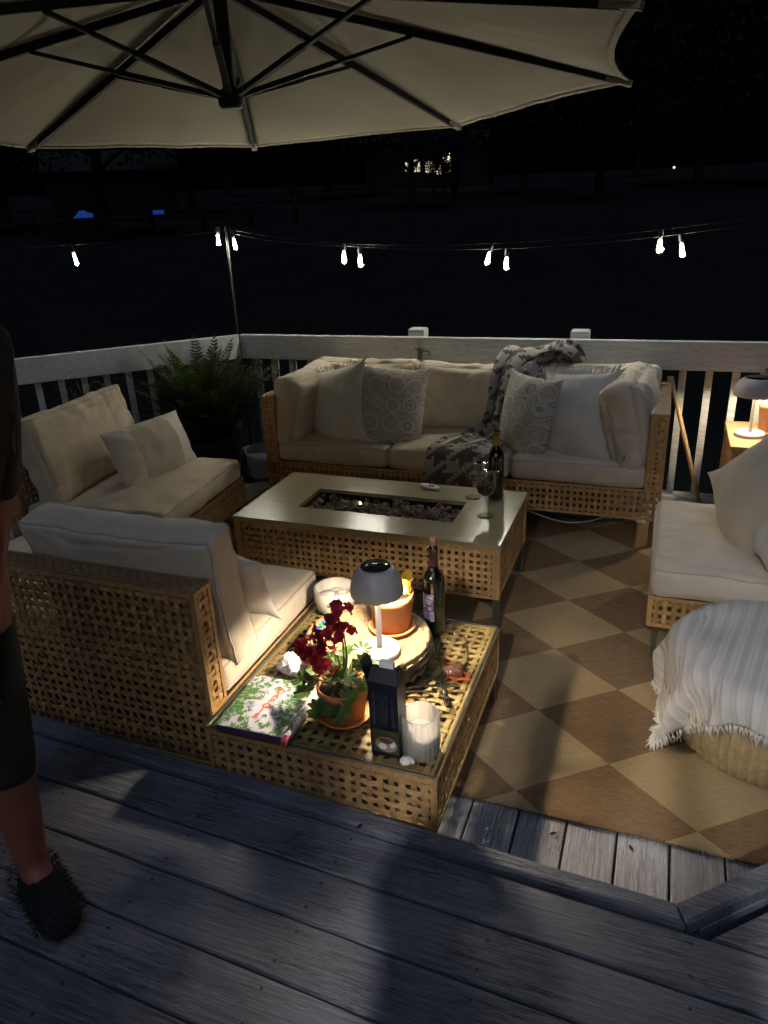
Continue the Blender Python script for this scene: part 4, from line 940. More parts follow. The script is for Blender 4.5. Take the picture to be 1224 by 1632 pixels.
for i,ch in enumerate('DAPOIS'):
    text(ch,.030,'orange_red',cv,Mq@Matrix.Translation((.012-.004*i,.062-.0245*i,.0252))@Matrix.Rotation(R(-8),4,'Z'),'cover_letter',.0012)
# patterned strip along the book
Mq=Matrix.Translation((-.868,1.492,.3205))@Matrix.Rotation(R(1),4,'Z'); SP=thing('patterned_stick','slim patterned stick lying along the cookbook edge','stick',(-.868,1.492,.3205))
mb=MB(Mq); mb.cbox(-.0085,.0085,-.118,.118,0,.018,.002); mb.build('stick','paper',SP)
mb=MB(Mq); mb.cbox(-.0088,.0088,-.1185,-.090,.0003,.0184,.002); mb.build('end_cap','petal_pink',SP)
for j,mt in enumerate(('green_c','lavender','leaf_g','twist_yellow')):
    mb=MB(Mq)
    for k in range(26): disc(mb,random.uniform(-.006,.006),random.uniform(-.085,.115),.0183+j*.0001,random.uniform(.0015,.003),random.uniform(.0015,.003),8)
    mb.build('dot_print',mt,SP)
# crumpled napkin
P=Vector((-1.005,1.695,.3205)); bm=bmesh.new(); bmesh.ops.create_icosphere(bm,subdivisions=3,radius=.035); mb=MB()
vs=[]
for v in bm.verts:
    d=v.co.normalized(); k=1+.7*abs(noise.noise(d*1.6+Vector((4,0,0))))-.2*abs(noise.noise(d*3.3))+.04*noise.noise(d*9); q=v.co*k; q.z=max(-.02,q.z*(.95 if d.z>0 else .6)+.012*max(0,noise.noise(d*3)))
    vs.append(P+Vector((q.x*1.15,q.y,q.z+.0205)))
mb.add(vs,[[v.index for v in f.verts] for f in bm.faces],0,False); bm.free(); tag(mb.build('napkin','paper',None,P),'crumpled white paper napkin between cookbook and geranium','napkin')
# colourful bead toy on the tray
P=Vector((-.935,1.825,.4072)); BT=thing('bead_toy','little cluster of bright coloured beads on the tray edge','toy',P); random.seed(9)
mts=['twist_blue','twist_green','twist_yellow','twist_pink','twist_white']
for k in range(30):
    q=random.random()*6.3; r=random.uniform(0,.034); r2=random.uniform(.006,.009); mb=MB(); mb.lathe([(r2*math.sin(math.pi*i/6),-r2*math.cos(math.pi*i/6)) for i in range(7)],10,P+Vector((r*math.cos(q),r*math.sin(q),r2+random.uniform(0,.028)*(1-r/.04)))); mb.build('bead',mts[k%5],BT)
# cutlery
def fork(P,a,label,kind):
    t=thing(kind,label,'cutlery',P); Mq=Matrix.Translation(P)@Matrix.Rotation(a,4,'Z')
    mb=MB(Mq); n=10; C=[(-.085+.10*i/n,0,.004+.003*math.sin(math.pi*i/n)) for i in range(n+1)]
    mb.ribbon([Vector(c) for c in C],Vector((0,1,0)),Vector((0,0,1)),.0042,.0011); mb.build('handle','chrome',t)
    mb=MB(Mq)
    if kind=='spoon': mb.add([(.015,-.004,.004)]+[(.045+.026*math.cos(q),.016*math.sin(q),.006-.004*math.cos(q*0)) for q in [math.pi*2*k/16 for k in range(16)]]+[(.045,0,.0015)],[(17,1+k,1+(k+1)%16) for k in range(16)]); mb.build('bowl','chrome',t)
    else:
        mb.ribbon([Vector((.014,0,.004)),Vector((.026,0,.004)),Vector((.036,0,.004))],Vector((0,1,0)),Vector((0,0,1)),.0095,.001)
        for y in (-.008,-.0027,.0027,.008): mb.ribbon([Vector((.036,y,.004)),Vector((.06,y,.006)),Vector((.078,y,.009))],Vector((0,1,0)),Vector((0,0,1)),.0014,.0009)
        mb.build('tines','chrome',t)
    return t
fork(Vector((-.615,1.70,.3205)),R(195),'shiny fork closest to the cracker box on the low table','fork')
fork(Vector((-.575,1.765,.3205)),R(48),'shiny spoon between the tray and the stemless glass','spoon')
fork(Vector((-.555,1.745,.3215)),R(20),'shiny fork pointing at the stemless glass','fork')
fork(Vector((-.515,1.735,.3205)),R(-65),'shiny fork lying across towards the table edge','fork')
P=(-.585,1.835,.3205); mb=MB(); mb.lathe([(0,.001),(.014,.001),(.016,.004),(.016,.095),(.0145,.095),(.0145,.008),(0,.007)],28,P); tag(mb.build('slim_glass','glass',None,P),'slim clear glass tube between the tray and the stemless glass','glass')
# ------------------------------------------------------------------ pouf with striped throw
PC=Vector((.45,2.25,.008)); PF=thing('pouf','round woven straw pouf under the striped throw','pouf',PC)
mb=MB(); n=260; pr=[(0,.0),(.27,.0),(.30,.02),(.322,.09),(.33,.16),(.322,.22),(.295,.28),(.25,.305),(.15,.316),(0,.32)]
pr2=[]
for i in range(len(pr)-1):
    for k in range(3): t=k/3; pr2.append((pr[i][0]+(pr[i+1][0]-pr[i][0])*t,pr[i][1]+(pr[i+1][1]-pr[i][1])*t))
pr2.append(pr[-1]); mb.lathe(pr2,560,PC,wob=lambda q,i:1+.034*abs(math.sin(q*35))+.005*math.sin(i*2.4+q*70)); mb.build('woven_body','pouf',PF)
rr,ht=.335,.33; nu,nv=90,84; vs=[];uv=[];fs=[]
def drape(x,y):
    r=math.hypot(x,y); th=math.atan2(y,x)
    if r<rr-.07: return Vector((x,y,ht+.028*noise.noise(Vector((x*5,y*4,1)))+.006*noise.noise(Vector((x*14,y*9,4)))))
    fall=r-(rr-.07); bend=.11
    if fall<bend: a=fall/bend*math.pi/2; rad=rr-.07+.07*math.sin(a); z=ht-.07*(1-math.cos(a)); k=fall/bend*.3
    else: rad=rr; z=ht-.07-(fall-bend); k=.3+min(1,(fall-bend)/.12)
    fold=math.sin(th*11+2.2*math.sin(th*3)+fall*4)*.03*k+noise.noise(Vector((th*4.5,fall*6,2)))*.03*k
    rad+=.010+max(-.006,fold)+.05*max(0,fall-.22)
    z=max(.02,z)
    return Vector((rad*math.cos(th),rad*math.sin(th),z))
ca,sa=math.cos(R(-12)),math.sin(R(-12))
for j in range(nv+1):
    for i in range(nu+1):
        a=-.60+1.15*i/nu; b=-.40+.84*j/nv; x=a*ca-b*sa; y=a*sa+b*ca
        vs.append(PC+drape(x,y)); uv.append((i/nu,j/nv))
for j in range(nv):
    for i in range(nu): q=j*(nu+1)+i; fs.append((q,q+1,q+nu+2,q+nu+1))
mb=MB(); mb.add(vs,fs,uv=uv); TH=mb.build('throw_blanket','striped',None,PC+Vector((0,0,.36))); so=TH.modifiers.new('t','SOLIDIFY'); so.thickness=.006
tag(TH,'white and grey striped fringed throw draped over the pouf','blanket')
fm=MB(); random.seed(77)
def frg(i,j,di,dj):
    q=vs[j*(nu+1)+i]; q2=vs[(j-dj)*(nu+1)+i-di]; d=(q-q2).normalized(); d=(d*.7+Vector((0,0,-.5))).normalized()
    for _ in range(3):
        s=Vector((random.uniform(-.003,.003),random.uniform(-.003,.003),0)); tip=q+d*random.uniform(.02,.04)+Vector((random.uniform(-.009,.009),random.uniform(-.009,.009),0)); tip.z=max(tip.z,.012)
        fm.tube([q+s,(q+tip)/2+s*1.5,tip],[.0022,.0019,.0012],4)
for j in range(nv+1): frg(0,j,-1,0)
for i in range(nu+1): frg(i,0,0,-1)
f=fm.build('fringe','offwhite',TH); f['kind']='stuff'
# ------------------------------------------------------------------ odds and ends
mb=MB(); mb.tube([(.285,4.27,.012),(.062,4.325,.72)],.0125,4); stk=thing('wooden_pole','slim pale wooden pole leaning against the railing at the sofa end','pole',(.285,4.27,.0)); mb.build('shaft','pale_wood',stk)
mb=MB(); mb.cbox(.04,.075,4.315,4.335,.70,.735,.003); mb.build('end_knob','pale_wood',stk)
mb=MB(); mb.tube(smoothpath([(-.72,3.68,.16),(-.55,3.65,.115),(-.40,3.64,.088),(-.27,3.65,.105),(-.15,3.67,.15),(0,3.7,.162)],6),.004,6); tag(mb.build('power_cable','cable_pale',None,(-.4,3.65,.09)),'thin pale cable sagging beneath the right end of the sofa','cable')
mb=MB(); mb.tube(smoothpath([(-.70,3.75,.16),(-.42,3.72,.075),(-.12,3.72,.10),(.02,3.78,.16)],6),.004,6); tag(mb.build('power_cable','cable',None,(-.4,3.72,.09)),'dark cable sagging beside the pale one under the sofa','cable')
mb=MB(); mb.cbox(-.52,-.47,3.80,3.84,.21,.25,.004); pb=thing('power_box','small black power box with green indicator under the sofa seat','power box',(-.5,3.82,.21)); mb.build('body','plastic_black',pb)
mb=MB(); mb.box(-.515,-.475,3.797,3.7995,.215,.24); mb.build('indicator','indicator',pb)
# clamps on the railing
for x,lab in ((-1.41,'small metal clamp on the railing behind the sofa middle'),(-.49,'small metal clamp on the railing behind the long fringed pillow')):
    t=thing('rail_clamp',lab,'clamp',(x,4.33,.80),'clamps on the back railing')
    mb=MB(); mb.cbox(x-.012,x+.012,4.322,4.3415,.79,.86,.002); mb.build('plate','metal_leg',t)
    mb=MB(); mb.tube([(x-.02,4.325,.85),(x+.06,4.325,.842)],.004,6); mb.tube([(x+.06,4.325,.842),(x+.065,4.325,.815)],.004,6); mb.tube([(x-.02,4.325,.85),(x-.025,4.325,.87)],.004,6); mb.build('hook','metal_leg',t)
    mb=MB(); mb.tube([(x,4.318,.80),(x,4.318,.92)],.003,6); mb.build('rod','metal_dark',t)
# ------------------------------------------------------------------ string lights
LP=thing('light_pole','thin black pole at the railing corner carrying string lights','pole',(-2.75,4.42,0))
mb=MB(); mb.tube([(-2.75,4.42,-.6),(-2.75,4.42,1.56)],.008,8); mb.build('shaft','black_metal',LP)
mb=MB(); mb.tube(smoothpath([(-2.75,4.42,1.56),(-2.75,4.42,1.60),(-2.72,4.42,1.61),(-2.715,4.42,1.575)],5),.005,6); mb.build('hook','black_metal',LP)
LP2=thing('light_pole','black string light pole beyond the right edge of the railing','pole',(1.6,4.42,0))
mb=MB(); mb.tube([(1.6,4.42,-.6),(1.6,4.42,1.75)],.008,8); mb.build('shaft','black_metal',LP2)
def cable(pts,label):
    mb=MB(); mb.tube(smoothpath(pts,10),.0013,5); return tag(mb.build('string_light_cable','cable',None,pts[0]),label,'cable')
cable([(-2.75,4.42,1.59),(-2.4,4.45,1.53),(-1.93,4.45,1.478),(-1.45,4.45,1.455),(-1.01,4.45,1.452),(-.5,4.45,1.467),(-.067,4.45,1.497),(.6,4.45,1.57),(1.6,4.42,1.72)],'upper string light cable running right from the corner pole')
cable([(-2.75,4.42,1.57),(-2.4,4.47,1.50),(-1.83,4.47,1.453),(-1.4,4.47,1.43),(-.907,4.47,1.42),(-.45,4.47,1.435),(.047,4.47,1.472),(.7,4.47,1.55),(1.6,4.42,1.70)],'lower string light cable running right from the corner pole')
cable([(-2.75,4.42,1.58),(-3.1,4.07,1.555),(-3.419,3.751,1.547),(-3.9,3.27,1.56),(-4.6,2.57,1.64)],'string light cable running left from the corner pole')
def bulb(P,label,tilt=0):
    t=thing('string_bulb',label,'bulb',P,'clear bulbs of the string lights'); Mq=Matrix.Translation(P)@Matrix.Rotation(tilt,4,'Y')
    mb=MB(Mq); mb.lathe([(0,.082),(.010,.082),(.013,.075),(.013,.045),(.011,.038),(0,.038)],16); mb.build('socket','black_metal',t)
    mb=MB(Mq); mb.lathe([(.0095,.037),(.011,.03),(.020,.008),(.0265,-.016),(.0265,-.030),(.020,-.045),(.008,-.053),(0,-.054)],24); mb.build('glass','thin_glass',t)
    mb=MB(Mq)
    for k in range(4):
        q=k*1.57; mb.tube([(.004*math.cos(q),.004*math.sin(q),.028),(.010*math.cos(q),.010*math.sin(q),-.034)],.0022,5)
    mb.build('filament','filament',t)
for P,l in (((-1.933,4.45,1.40),'left bulb of the pair above the left end of the sofa'),((-1.832,4.47,1.375),'right bulb of the pair above the left end of the sofa'),((-1.012,4.45,1.373),'left bulb of the pair above the houndstooth throw'),((-.907,4.47,1.342),'right bulb of the pair above the houndstooth throw'),((-.067,4.45,1.418),'left bulb of the pair above the right end of the sofa'),((.047,4.47,1.393),'right bulb of the pair above the right end of the sofa'),((-2.822,4.43,1.53),'left bulb beside the top of the corner pole'),((-2.70,4.43,1.50),'right bulb beside the top of the corner pole'),((-3.419,3.751,1.468),'lone bulb at far left above the side railing')): bulb(P,l,random.uniform(-.3,.3))
# ------------------------------------------------------------------ umbrella
UC=Vector((-1.548,2.625,0)); UM=thing('patio_umbrella','large beige cantilever patio umbrella with black ribs overhead','umbrella',(-3.6,.9,.17))
Rr=1.5; apex=Vector((UC.x,UC.y,2.42))
tips=[]
for i in range(8):
    a=2.822-i*math.pi/4; tips.append(Vector((UC.x+Rr*math.cos(a),UC.y+Rr*math.sin(a),2.05+Rr*(.022*math.cos(a)-.018*math.sin(a)))))
for i in range(8):
    A_,B_=tips[i],tips[(i+1)%8]; mb=MB(); nr,nc=24,22; vs=[];fs=[]
    for r in range(nr+1):
        t=r/nr
        for c in range(nc+1):
            s=c/nc; e=4*s*(1-s); p=apex.lerp(A_.lerp(B_,s),t*(1-.045*e*t))
            p.z+=-.02*e*t*t+(.010*noise.noise(p*3)+.005*noise.noise(Vector((s*9+i*3,t*2.5,i))))*t*(1-t*.6)*2*e
            vs.append(p)
    for r in range(nr):
        for c in range(nc): q=r*(nc+1)+c; fs.append((q,q+1,q+nc+2,q+nc+1))
    mb.add(vs,fs); o=mb.build('canopy_panel','canopy',UM); so=o.modifiers.new('t','SOLIDIFY'); so.thickness=.002; so.offset=1
    hm=MB(); hv=[]
    for c in range(nc+1): e_=vs[nr*(nc+1)+c]; b_=vs[(nr-1)*(nc+1)+c]; d_=(b_-e_).normalized(); hv+=[e_+Vector((0,0,-.0025)),e_+d_*.022+Vector((0,0,-.0028))]
    hm.add(hv,[(2*c,2*c+1,2*c+3,2*c+2) for c in range(nc)]); hm.build('hem','canopy_hem',o)
for i in range(8):
    T=tips[i]; d=(T-apex); 
    mb=MB(); a=apex+Vector((0,0,-.03)); e=T+Vector((0,0,-.006)); e=a.lerp(e,.965)
    sd=d.cross(Z).normalized(); nn=sd.cross((e-a).normalized())
    mb.ribbon([a,a.lerp(e,.5),e],sd,nn,.0085,.013); rb=mb.build('rib','black_metal',UM)
    mb=MB(); mb.ribbon([a.lerp(e,.965),T+Vector((0,0,-.008))],sd,nn,.014,.010); mb.build('tip_pocket','canopy',rb)
    mb=MB(); j=a.lerp(e,.46)+Vector((0,0,-.012)); hb=Vector((UC.x,UC.y,2.062))+Vector((d.x,d.y,0)).normalized()*.03
    mb.ribbon([hb,hb.lerp(j,.55)],sd,Z,.011,.009); mb.ribbon([hb.lerp(j,.54),j],sd,Z,.0075,.0065); mb.build('strut','black_metal',rb)
mb=MB(); mb.lathe([(0,-.03),(.038,-.03),(.045,-.018),(.045,.02),(.03,.03),(0,.03)],28,(UC.x,UC.y,2.055)); mb.build('hub','black_metal',UM)
mb=MB(); mb.tube([(UC.x,UC.y,2.08),(UC.x,UC.y,2.44)],.024,14); mb.build('centre_post','black_metal',UM)
mb=MB(); mb.tube(smoothpath([(UC.x,UC.y,2.44),(UC.x-.15,UC.y-.12,2.62),(-2.6,1.75,2.72),(-3.45,1.03,2.62),(-3.6,.9,2.3)],6),.03,12); mb.build('cantilever_arm','black_metal',UM)
mb=MB(); mb.tube([(-3.6,.9,.16),(-3.6,.9,2.45)],.035,14); mb.build('mast','black_metal',UM)
mb=MB(); mb.cbox(-4.0,-3.2,.5,1.3,.157,.22,.01); mb.build('base','black_metal',UM)
# ------------------------------------------------------------------ people
def skin(name,pts,edges,mat,parent=None,base=None,sub=2,root=0):
    b=ORG[parent] if parent else Vector(base)
    me=bpy.data.meshes.new(name); me.from_pydata([tuple(Vector(p[:3])-b) for p in pts],edges,[]); me.materials.append(M[mat])
    o=bpy.data.objects.new(name,me); COL.objects.link(o); ORG[o]=b
    if parent: o.parent=parent
    else: o.location=b
    md=o.modifiers.new('skin','SKIN'); md.use_smooth_shade=True
    for v,p in zip(me.skin_vertices[0].data,pts): v.radius=(p[3],p[3]) if len(p)<5 else (p[3],p[4])
    me.skin_vertices[0].data[root].use_root=True
    ss=o.modifiers.new('sub','SUBSURF'); ss.levels=sub; ss.render_levels=sub
    return o
def person(label,pose,top,bottom,hairm,shoe,pant_end=.0,sleeve=1.0,bulk=1.17):
    """pose: dict of joints in world coordinates"""
    J={k:Vector(v) for k,v in pose.items()}
    base=(J['pelvis'].x,J['pelvis'].y,.157); pr=thing('person',label,'person',base)
    pts=[];ed=[];ix={}
    def add(n,p,r,par=None):
        pts.append((*p,r)); ix[n]=len(pts)-1
        if par is not None: ed.append((ix[par],ix[n]))
    add('pelvis',J['pelvis'],.13); add('waist',J['pelvis'].lerp(J['chest'],.5),.115,'pelvis'); add('chest',J['chest'],.135,'waist'); add('neck',J['neck'],.055,'chest'); add('chin',J['neck'].lerp(J['head'],.45),.068,'neck'); add('head',J['head'],.088,'chin'); add('crown',J['head']+(J['head']-J['neck']).normalized()*.07,.072,'head')
    fd=J['face'].normalized(); add('nose',J['head']+fd*.108-Vector((0,0,.01)),.013,'head')
    for s in 'LR':
        add('sh'+s,J['sh'+s],.06,'chest'); add('el'+s,J['el'+s],.043,'sh'+s); add('wr'+s,J['wr'+s],.028,'el'+s)
        hd=(J['wr'+s]-J['el'+s]).normalized() if 'hd'+s not in J else J['hd'+s].normalized()
        pm_=J['wr'+s]+hd*.06; add('pa'+s,pm_,.03,'wr'+s)
        sd=hd.cross(fd); sd=sd.normalized() if sd.length>.1 else hd.cross(Z).normalized()
        cu=fd if abs(hd.z)>.5 else Vector((0,0,-1))
        for k in range(4):
            q=pm_+sd*(-.026+.0175*k)+hd*.035; add(f'f{k}a'+s,q,.0095,'pa'+s); L=(.036,.043,.04,.031)[k]
            add(f'f{k}b'+s,q+hd*L*.9+cu*.012,.0085,f'f{k}a'+s); add(f'f{k}c'+s,q+hd*L*1.35+cu*.035,.0075,f'f{k}b'+s)
        add('t1'+s,J['wr'+s]+hd*.03+cu*.03,.012,'wr'+s); add('t2'+s,J['wr'+s]+hd*.062+cu*.05,.0095,'t1'+s)
        add('hip'+s,J['hip'+s],.095,'pelvis'); add('kn'+s,J['kn'+s],.058,'hip'+s); add('ca'+s,J['kn'+s].lerp(J['an'+s],.35),.055,'kn'+s); add('an'+s,J['an'+s],.037,'ca'+s)
        ft=J['toe'+s]-J['an'+s]; add('toe'+s,J['toe'+s],.032,'an'+s)
    body=skin('body',pts,ed,'skin',pr)
    # clothes follow the same skeleton, a little wider
    def g_(n,k): p=pts[ix[n]]; return (p[0],p[1],p[2],p[3]*k)
    tp=[g_('pelvis',bulk),g_('waist',bulk*1.05),g_('chest',bulk)]; te=[(0,1),(1,2)]
    for s in 'LR':
        n=len(tp); tp+=[g_('sh'+s,1.05*bulk),g_('el'+s,1.1*bulk)]; te+=[(2,n),(n,n+1)]
        if sleeve>.9: tp.append(g_('wr'+s,1.25)); te.append((n+1,n+2))
    skin('top',tp,te,top,pr)
    bp=[g_('pelvis',1.02),g_('waist',1.1)]; be=[(0,1)]
    for s in 'LR':
        n=len(bp); e=Vector(pts[ix['kn'+s]][:3]).lerp(J['an'+s],1-pant_end)
        bp+=[g_('hip'+s,.95),g_('kn'+s,1.25),(*e,.058)]; be+=[(0,n),(n,n+1),(n+1,n+2)]
    skin('trousers',bp,be,bottom,pr)
    hp=J['head']; hb=-fd*.02; mb=MB(); bm=bmesh.new(); bmesh.ops.create_icosphere(bm,subdivisions=4,radius=1)
    vs=[];keep={}
    for v in bm.verts:
        d=v.co; rr_=.108+.008*noise.noise(d*5); q=hp+hb+Vector((d.x*rr_,d.y*rr_,d.z*rr_*1.12+.035)); 
        if d.dot(fd)>.35 and d.z<.45: q=q-fd*(d.dot(fd))*.075
        if d.z<-.2 and d.dot(fd)<.2: q.z-=.10*(-d.z)
        vs.append(q)
    mb.add(vs,[[v.index for v in f.verts] for f in bm.faces]); bm.free(); mb.build('hair',hairm,pr)
    for s in 'LR':
        a=J['an'+s];t_=J['toe'+s]; d=(t_-a); d.z=0; d.normalize(); hl=a-d*.05; zf=t_.z-.03
        skin('slipper',[(hl.x,hl.y,zf+.045,.048),(a.x+d.x*.04,a.y+d.y*.04,zf+.052,.056),(t_.x,t_.y,zf+.045,.056),(t_.x+d.x*.05,t_.y+d.y*.05,zf+.04,.042)],[(0,1),(1,2),(2,3)],shoe,pr)
    return pr
z0=.157
wk=person('person in dark clothes and fuzzy slippers walking past at the left edge',dict(pelvis=(-1.405,.93,1.0),chest=(-1.295,.92,1.33),neck=(-1.235,.91,1.52),head=(-1.195,.90,1.65),face=(.9,-.4,-.2),
 shR=(-1.205,.76,1.44),elR=(-1.275,.66,1.16),wrR=(-1.295,.72,.90),shL=(-1.245,1.08,1.44),elL=(-1.275,1.02,1.12),wrL=(-1.285,.93,.87),
 hipR=(-1.375,.83,.93),knR=(-1.595,.72,.56),anR=(-1.825,.62,.30),toeR=(-1.735,.55,.20),hipL=(-1.385,1.0,.93),knL=(-1.305,.91,.58),anL=(-1.285,.885,.255),toeL=(-1.165,.825,z0+.035)),'cloth_dark','cloth_olive','hair','fur',pant_end=.62,sleeve=.5)
# fluffy pile on the near slipper
sl=[q for q in wk.children if q.name.startswith('slipper')][0]
fm=MB(); random.seed(8)
for k in range(3200):
    t=random.random(); c=Vector((-1.325+.18*t,.905-.09*t,z0+.055)); d=Vector((random.gauss(0,1),random.gauss(0,1),abs(random.gauss(0,1)))).normalized(); q=c+Vector((d.x*.055,d.y*.055,d.z*.05)); tip=q+d*random.uniform(.004,.014)+Vector((random.uniform(-.006,.006),random.uniform(-.006,.006),-.004)); s=d.cross(Vector((random.random(),random.random(),random.random()))).normalized()*.0011
    fm.add([q-s,q+s,tip],[(0,1,2)])
ff=fm.build('fluff','fur',wk); ff['kind']='stuff'
person('person standing on the upper deck whose shadow falls across the rug',dict(pelvis=(-.15,-.34,1.0),chest=(-.14,-.33,1.36),neck=(-.13,-.31,1.58),head=(-.12,-.29,1.72),face=(.1,.95,-.25),
 shR=(.05,-.32,1.48),elR=(.16,-.20,1.24),wrR=(.10,-.07,1.50),hdR=(-.2,.0,1),shL=(-.33,-.32,1.48),elL=(-.36,-.16,1.24),wrL=(-.12,-.08,1.50),hdL=(.2,.0,1),
 hipR=(-.05,-.34,.93),knR=(-.04,-.30,.56),anR=(-.04,-.34,.25),toeR=(-.02,-.22,z0+.035),hipL=(-.25,-.34,.93),knL=(-.26,-.31,.56),anL=(-.27,-.36,.25),toeL=(-.29,-.24,z0+.035)),'denim','denim','hair','fur',pant_end=.1,bulk=1.5)
# ------------------------------------------------------------------ far background
def tree(P,h,label,src=None,seed=0):
    t=thing('tree',label,'tree',P,'dark trees beyond the lawn')
    if src:
        for c in src.children: q=c.copy(); COL.objects.link(q); q.parent=t; 
        t.rotation_euler[2]=seed; t.scale=(h,h,h); return t
    rnd=random.Random(seed); P=Vector(P); mb=MB(); br=[]
    mb.tube(smoothpath([P,P+Vector((.1,.05,2.)),P+Vector((-.05,.1,4.5)),P+Vector((.05,0,7.5))],4),[.24-.016*i for i in range(13)],8)
    for k in range(14):
        z=1.8+k*.42; q=k*2.4; l=3.0-.11*k; e=P+Vector((math.cos(q)*l,math.sin(q)*l,z+1.1)); br.append(e); mb.tube(smoothpath([P+Vector((0,0,z)),P+Vector((math.cos(q)*l*.5,math.sin(q)*l*.5,z+.7)),e],3),[.08-.01*i for i in range(7)],5)
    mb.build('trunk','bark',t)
    mb=MB(); cl=br+[P+Vector((rnd.gauss(0,1.3),rnd.gauss(0,1.3),rnd.uniform(3.5,8.6))) for _ in range(26)]
    for c in cl:
        r=rnd.uniform(.7,1.25)
        for k in range(95):
            d=Vector((rnd.gauss(0,1),rnd.gauss(0,1),rnd.gauss(0,.8))).normalized()*r*rnd.random()**.35; q=c+d; s=rnd.uniform(.07,.17)
            a=Vector((rnd.gauss(0,1),rnd.gauss(0,1),rnd.gauss(0,1))).normalized(); b=a.cross(Vector((rnd.random(),rnd.random(),rnd.random()))).normalized()
            mb.add([q-a*s,q+b*s*.6,q+a*s,q-b*s*.6],[(0,1,2,3)],0,False)
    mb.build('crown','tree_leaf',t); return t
random.seed(19); t0=None
TL=[(-.2885,.957,54,.42),(-.275,.961,52,.36),(-.315,.949,40,1.),(-.262,.965,48,.95),(-.64,.768,32,1.),(-.72,.694,38,1.1),(-.56,.828,42,1.),(-.45,.893,50,1.2),(-.36,.933,52,1.1),(-.18,.984,46,1.2),(-.09,.996,40,1.1),(0.02,1.,48,1.3),(.10,.995,42,1.2),(.2,.98,46,1.2),(-.80,.6,36,1.1),(-.52,.854,62,1.3),(-.41,.912,66,1.3),(-.22,.975,68,1.3),(-.05,.999,64,1.4),(.15,.989,66,1.4)]
NM=['bushy young tree in front of the far lit house','low bush at the right corner of the far lit house','tree just left of the far lit house','tree just right of the far lit house','tree beside the blue glow far left','tree at the far left edge beyond the fence','tree behind the paddock fence','tree straight behind the corner light pole','tree behind the far lit house on the left','tree far behind the houndstooth throw','tree far behind the second rail post','tree far behind the pair of bulbs at right','tree far behind the leaning wooden pole','tree at the far right beyond the table lamp','tree left of everything past the side railing','tall tree farthest back over the fern','tall tree farthest back over the sofa left end','tall tree farthest back over the sofa middle','tall tree farthest back over the sofa right end','tall tree farthest back at the right edge']
for i,((dx,dy,D,s),nm) in enumerate(zip(TL,NM)):
    P=(dx*D,dy*D,terr(D)-.2)
    if t0 is None: t0=tree(P,1,'dark '+nm,None,4); t0.scale=(s,)*3
    else: tree(P,s,'dark '+nm,t0,random.random()*6)
# far house with lit windows
D=60; P=Vector((-.2885*D,.957*D,terr(D)))
FH=thing('far_house','distant house with warm lit windows glimpsed through trees','house',P)
Mq=Matrix.Translation(P)@Matrix.Rotation(R(16.8),4,'Z')
mb=MB(Mq); mb.box(-5,4,0,6,-.5,3.4); mb.build('wall','old_fence',FH)
mb=MB(Mq); mb.add([(-5.4,-.5,3.3),(4.4,-.5,3.3),(4.4,6.5,3.3),(-5.4,6.5,3.3),(-5.4,3,5.3),(4.4,3,5.3)],[(0,1,5,4),(2,3,4,5),(0,4,3),(1,2,5)],0,False); mb.build('roof','metal_dark',FH)
for x,z,w_,h_ in ((-1.2,1.25,.5,.8),(-.2,1.15,.7,.75),(1.0,1.75,.55,.45),(1.15,1.1,.5,.5),(.45,1.0,.4,.6),(-1.9,1.3,.3,.6)):
    mb=MB(Mq); mb.box(x-w_/2,x+w_/2,-.06,-.005,z,z+h_); wn_=mb.build('window_pane','far_window',FH)
    mb=MB(Mq); mb.box(x-.03,x+.03,-.09,-.061,z,z+h_); mb.box(x-w_/2,x-.031,-.09,-.061,z+h_*.5-.03,z+h_*.5+.03); mb.build('window_frame','metal_dark',wn_)
for k in range(26):
    mb=MB(Mq); x=-2.4+k*.16; mb.box(x-.035,x+.035,-2.0,-1.95,.0,.85); mb.build('porch_baluster','old_fence',FH)
emit('porch_glow',(1,.85,.6),6); mb=MB(Mq); mb.lathe([(0,-.06),(.05,-.03),(.06,0),(.05,.04),(0,.06)],10,(-.3,-.3,2.0)); mb.build('porch_lamp','porch_glow',FH)
mb=MB(Mq); mb.lathe([(0,-.06),(.05,-.03),(.06,0),(.05,.04),(0,.06)],10,(1.2,-.3,2.35)); mb.build('porch_lamp','porch_glow',FH)
# far shed carrying glow patches that stand in for unidentified blue glints
D=45; P=Vector((-.63*D,.777*D,terr(D)))
SH=thing('far_shed','distant dark shed with two faint glow patches for blue glints at the left','shed',P); Mq=Matrix.Translation(P)@Matrix.Rotation(R(39),4,'Z')
mb=MB(Mq); mb.box(-3.2,3.2,0,3,-.3,2.4); mb.build('wall','old_fence',SH)
mb=MB(Mq); mb.add([(-3.5,-.3,2.3),(3.5,-.3,2.3),(3.5,3.3,2.3),(-3.5,3.3,2.3),(-3.5,1.5,3.4),(3.5,1.5,3.4)],[(0,1,5,4),(2,3,4,5),(0,4,3),(1,2,5)],0,False); mb.build('roof','metal_dark',SH)
mb=MB(Mq); mb.add([(-2.35,-.02,.05),(-1.1,-.02,.05),(-1.35,-.02,.28),(-1.6,-.02,.33),(-1.75,-.02,.52),(-1.95,-.02,.45),(-2.1,-.02,.25)],[tuple(range(7))],0,False); mb.build('window_pane','far_blue',SH)  # glowing patch for a blue glint of unknown source
mb=MB(Mq); mb.box(1.75,2.4,-.03,-.005,.0,.28); mb.build('window_pane','far_blue',SH)
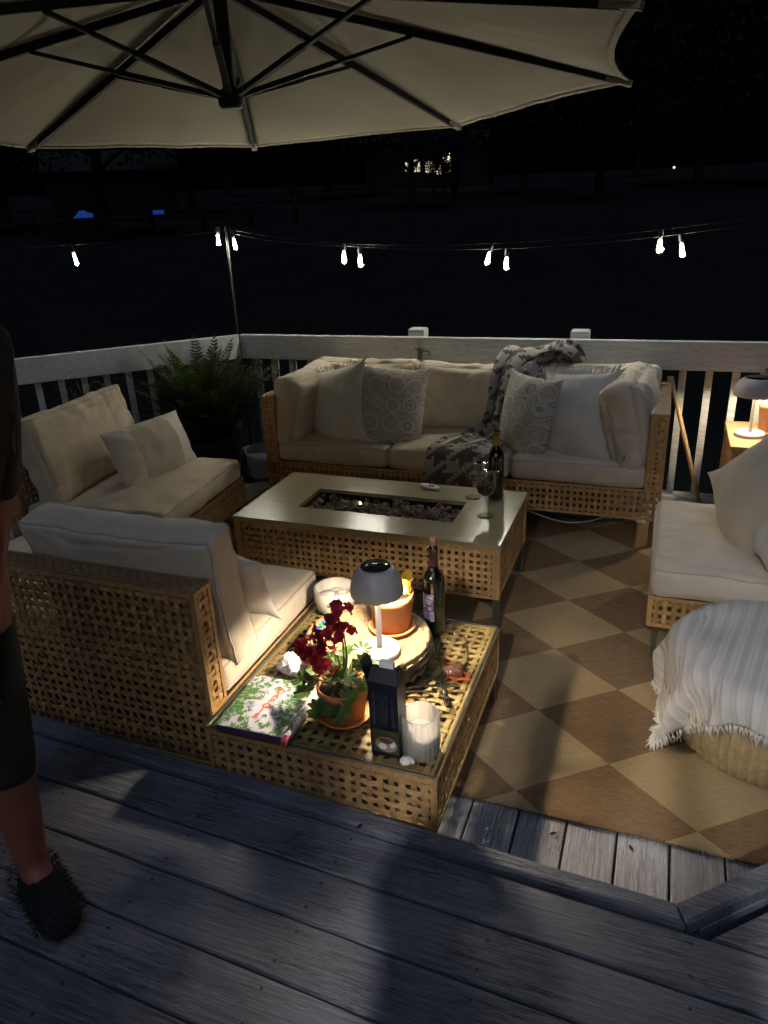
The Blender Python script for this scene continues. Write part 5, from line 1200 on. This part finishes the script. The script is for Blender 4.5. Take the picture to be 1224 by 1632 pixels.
# paddock fence
FN=thing('paddock_fence','low dark wooden rail fence across the far lawn at left','fence',(-24,26,terr(35)))
for a in range(8):
    dx,dy=-.80+.05*a,math.sqrt(1-(-.80+.05*a)**2); D=36; q=Vector((dx*D,dy*D,terr(D)))
    mb=MB(); mb.tube([q,q+Vector((0,0,1.2))],.09,7); mb.build('post','old_fence',FN)
    if a:
        for z in (.45,.95): mb=MB(); mb.tube([pq+Vector((0,0,z)),q+Vector((0,0,z))],.06,5); mb.build('rail','old_fence',FN)
    pq=q
mb=MB(); P=Vector((-.0076*80,80,1.66)); FLm=thing('far_light','tiny bluish white light far off at the right','lamp',(P.x,P.y,terr(80)))
mb.tube([(P.x,P.y,terr(80)-.2),(P.x,P.y,1.6)] if terr(80)<1.5 else [(P.x,P.y+.2,terr(80)-.2),(P.x,P.y+.2,terr(80)+1.2)],.05,6); mb.build('post','old_fence',FLm)
mb=MB(); mb.lathe([(0,-.12),(.1,-.06),(.12,0),(.1,.06),(0,.12)],10,(P.x,P.y-.4,max(1.66,terr(80)+.3))); mb.build('globe','far_white',FLm)

# ------------------------------------------------------------------ screws in the boards and a few dry leaves
mb=MB(); random.seed(61)
def screw(x,y,z,r=.0042):
    n=8; mb.add([(x,y,z-.0006)]+[(x+r*math.cos(2*math.pi*k/n),y+r*math.sin(2*math.pi*k/n),z+.0005) for k in range(n)],[(0,1+k,1+(k+1)%n) for k in range(n)])
for i in range(0,10):
    for u in (-2.05,-1.62,-1.2,-.79,-.38,.04,.45):
        for dv in (.03,.106):
            q=P0+ex*(u+random.uniform(-.01,.01))+ey*(-NW-.006-i*.142-dv+random.uniform(-.004,.004)); screw(q.x,q.y,.1568)
sw_=mb.build('screw_heads','metal_dark',udk); sw_['kind']='stuff'
for i,(x,y,z,a,l) in enumerate(((-.16,1.60,.006,.6,'small curled dry leaf on the boards at the rug edge'),(.05,1.615,.006,2.1,'small dark dry leaf on the boards near the step corner'),(-.62,1.30,.181,1.2,'tiny dry leaf on the step edge below the low table'))):
    mb=MB(Matrix.Translation((x,y,z))@Matrix.Rotation(a,4,'Z')@Matrix.Scale(.6,4)); n=6; vs=[];fs=[]
    for k in range(n+1):
        t=k/n; w_=.009*math.sin(math.pi*t)**.8; vs+=[(-.018+.036*t,-w_,.006*abs(t-.5)+.003),(-.018+.036*t,0,.004*t),(-.018+.036*t,w_,.005*t+.003)]
    for k in range(n):
        for q in (0,1): b=k*3+q; fs.append((b,b+3,b+4,b+1))
    mb.add(vs,fs); tag(mb.build('dry_leaf','soil',None,(x,y,z)),l,'leaf')
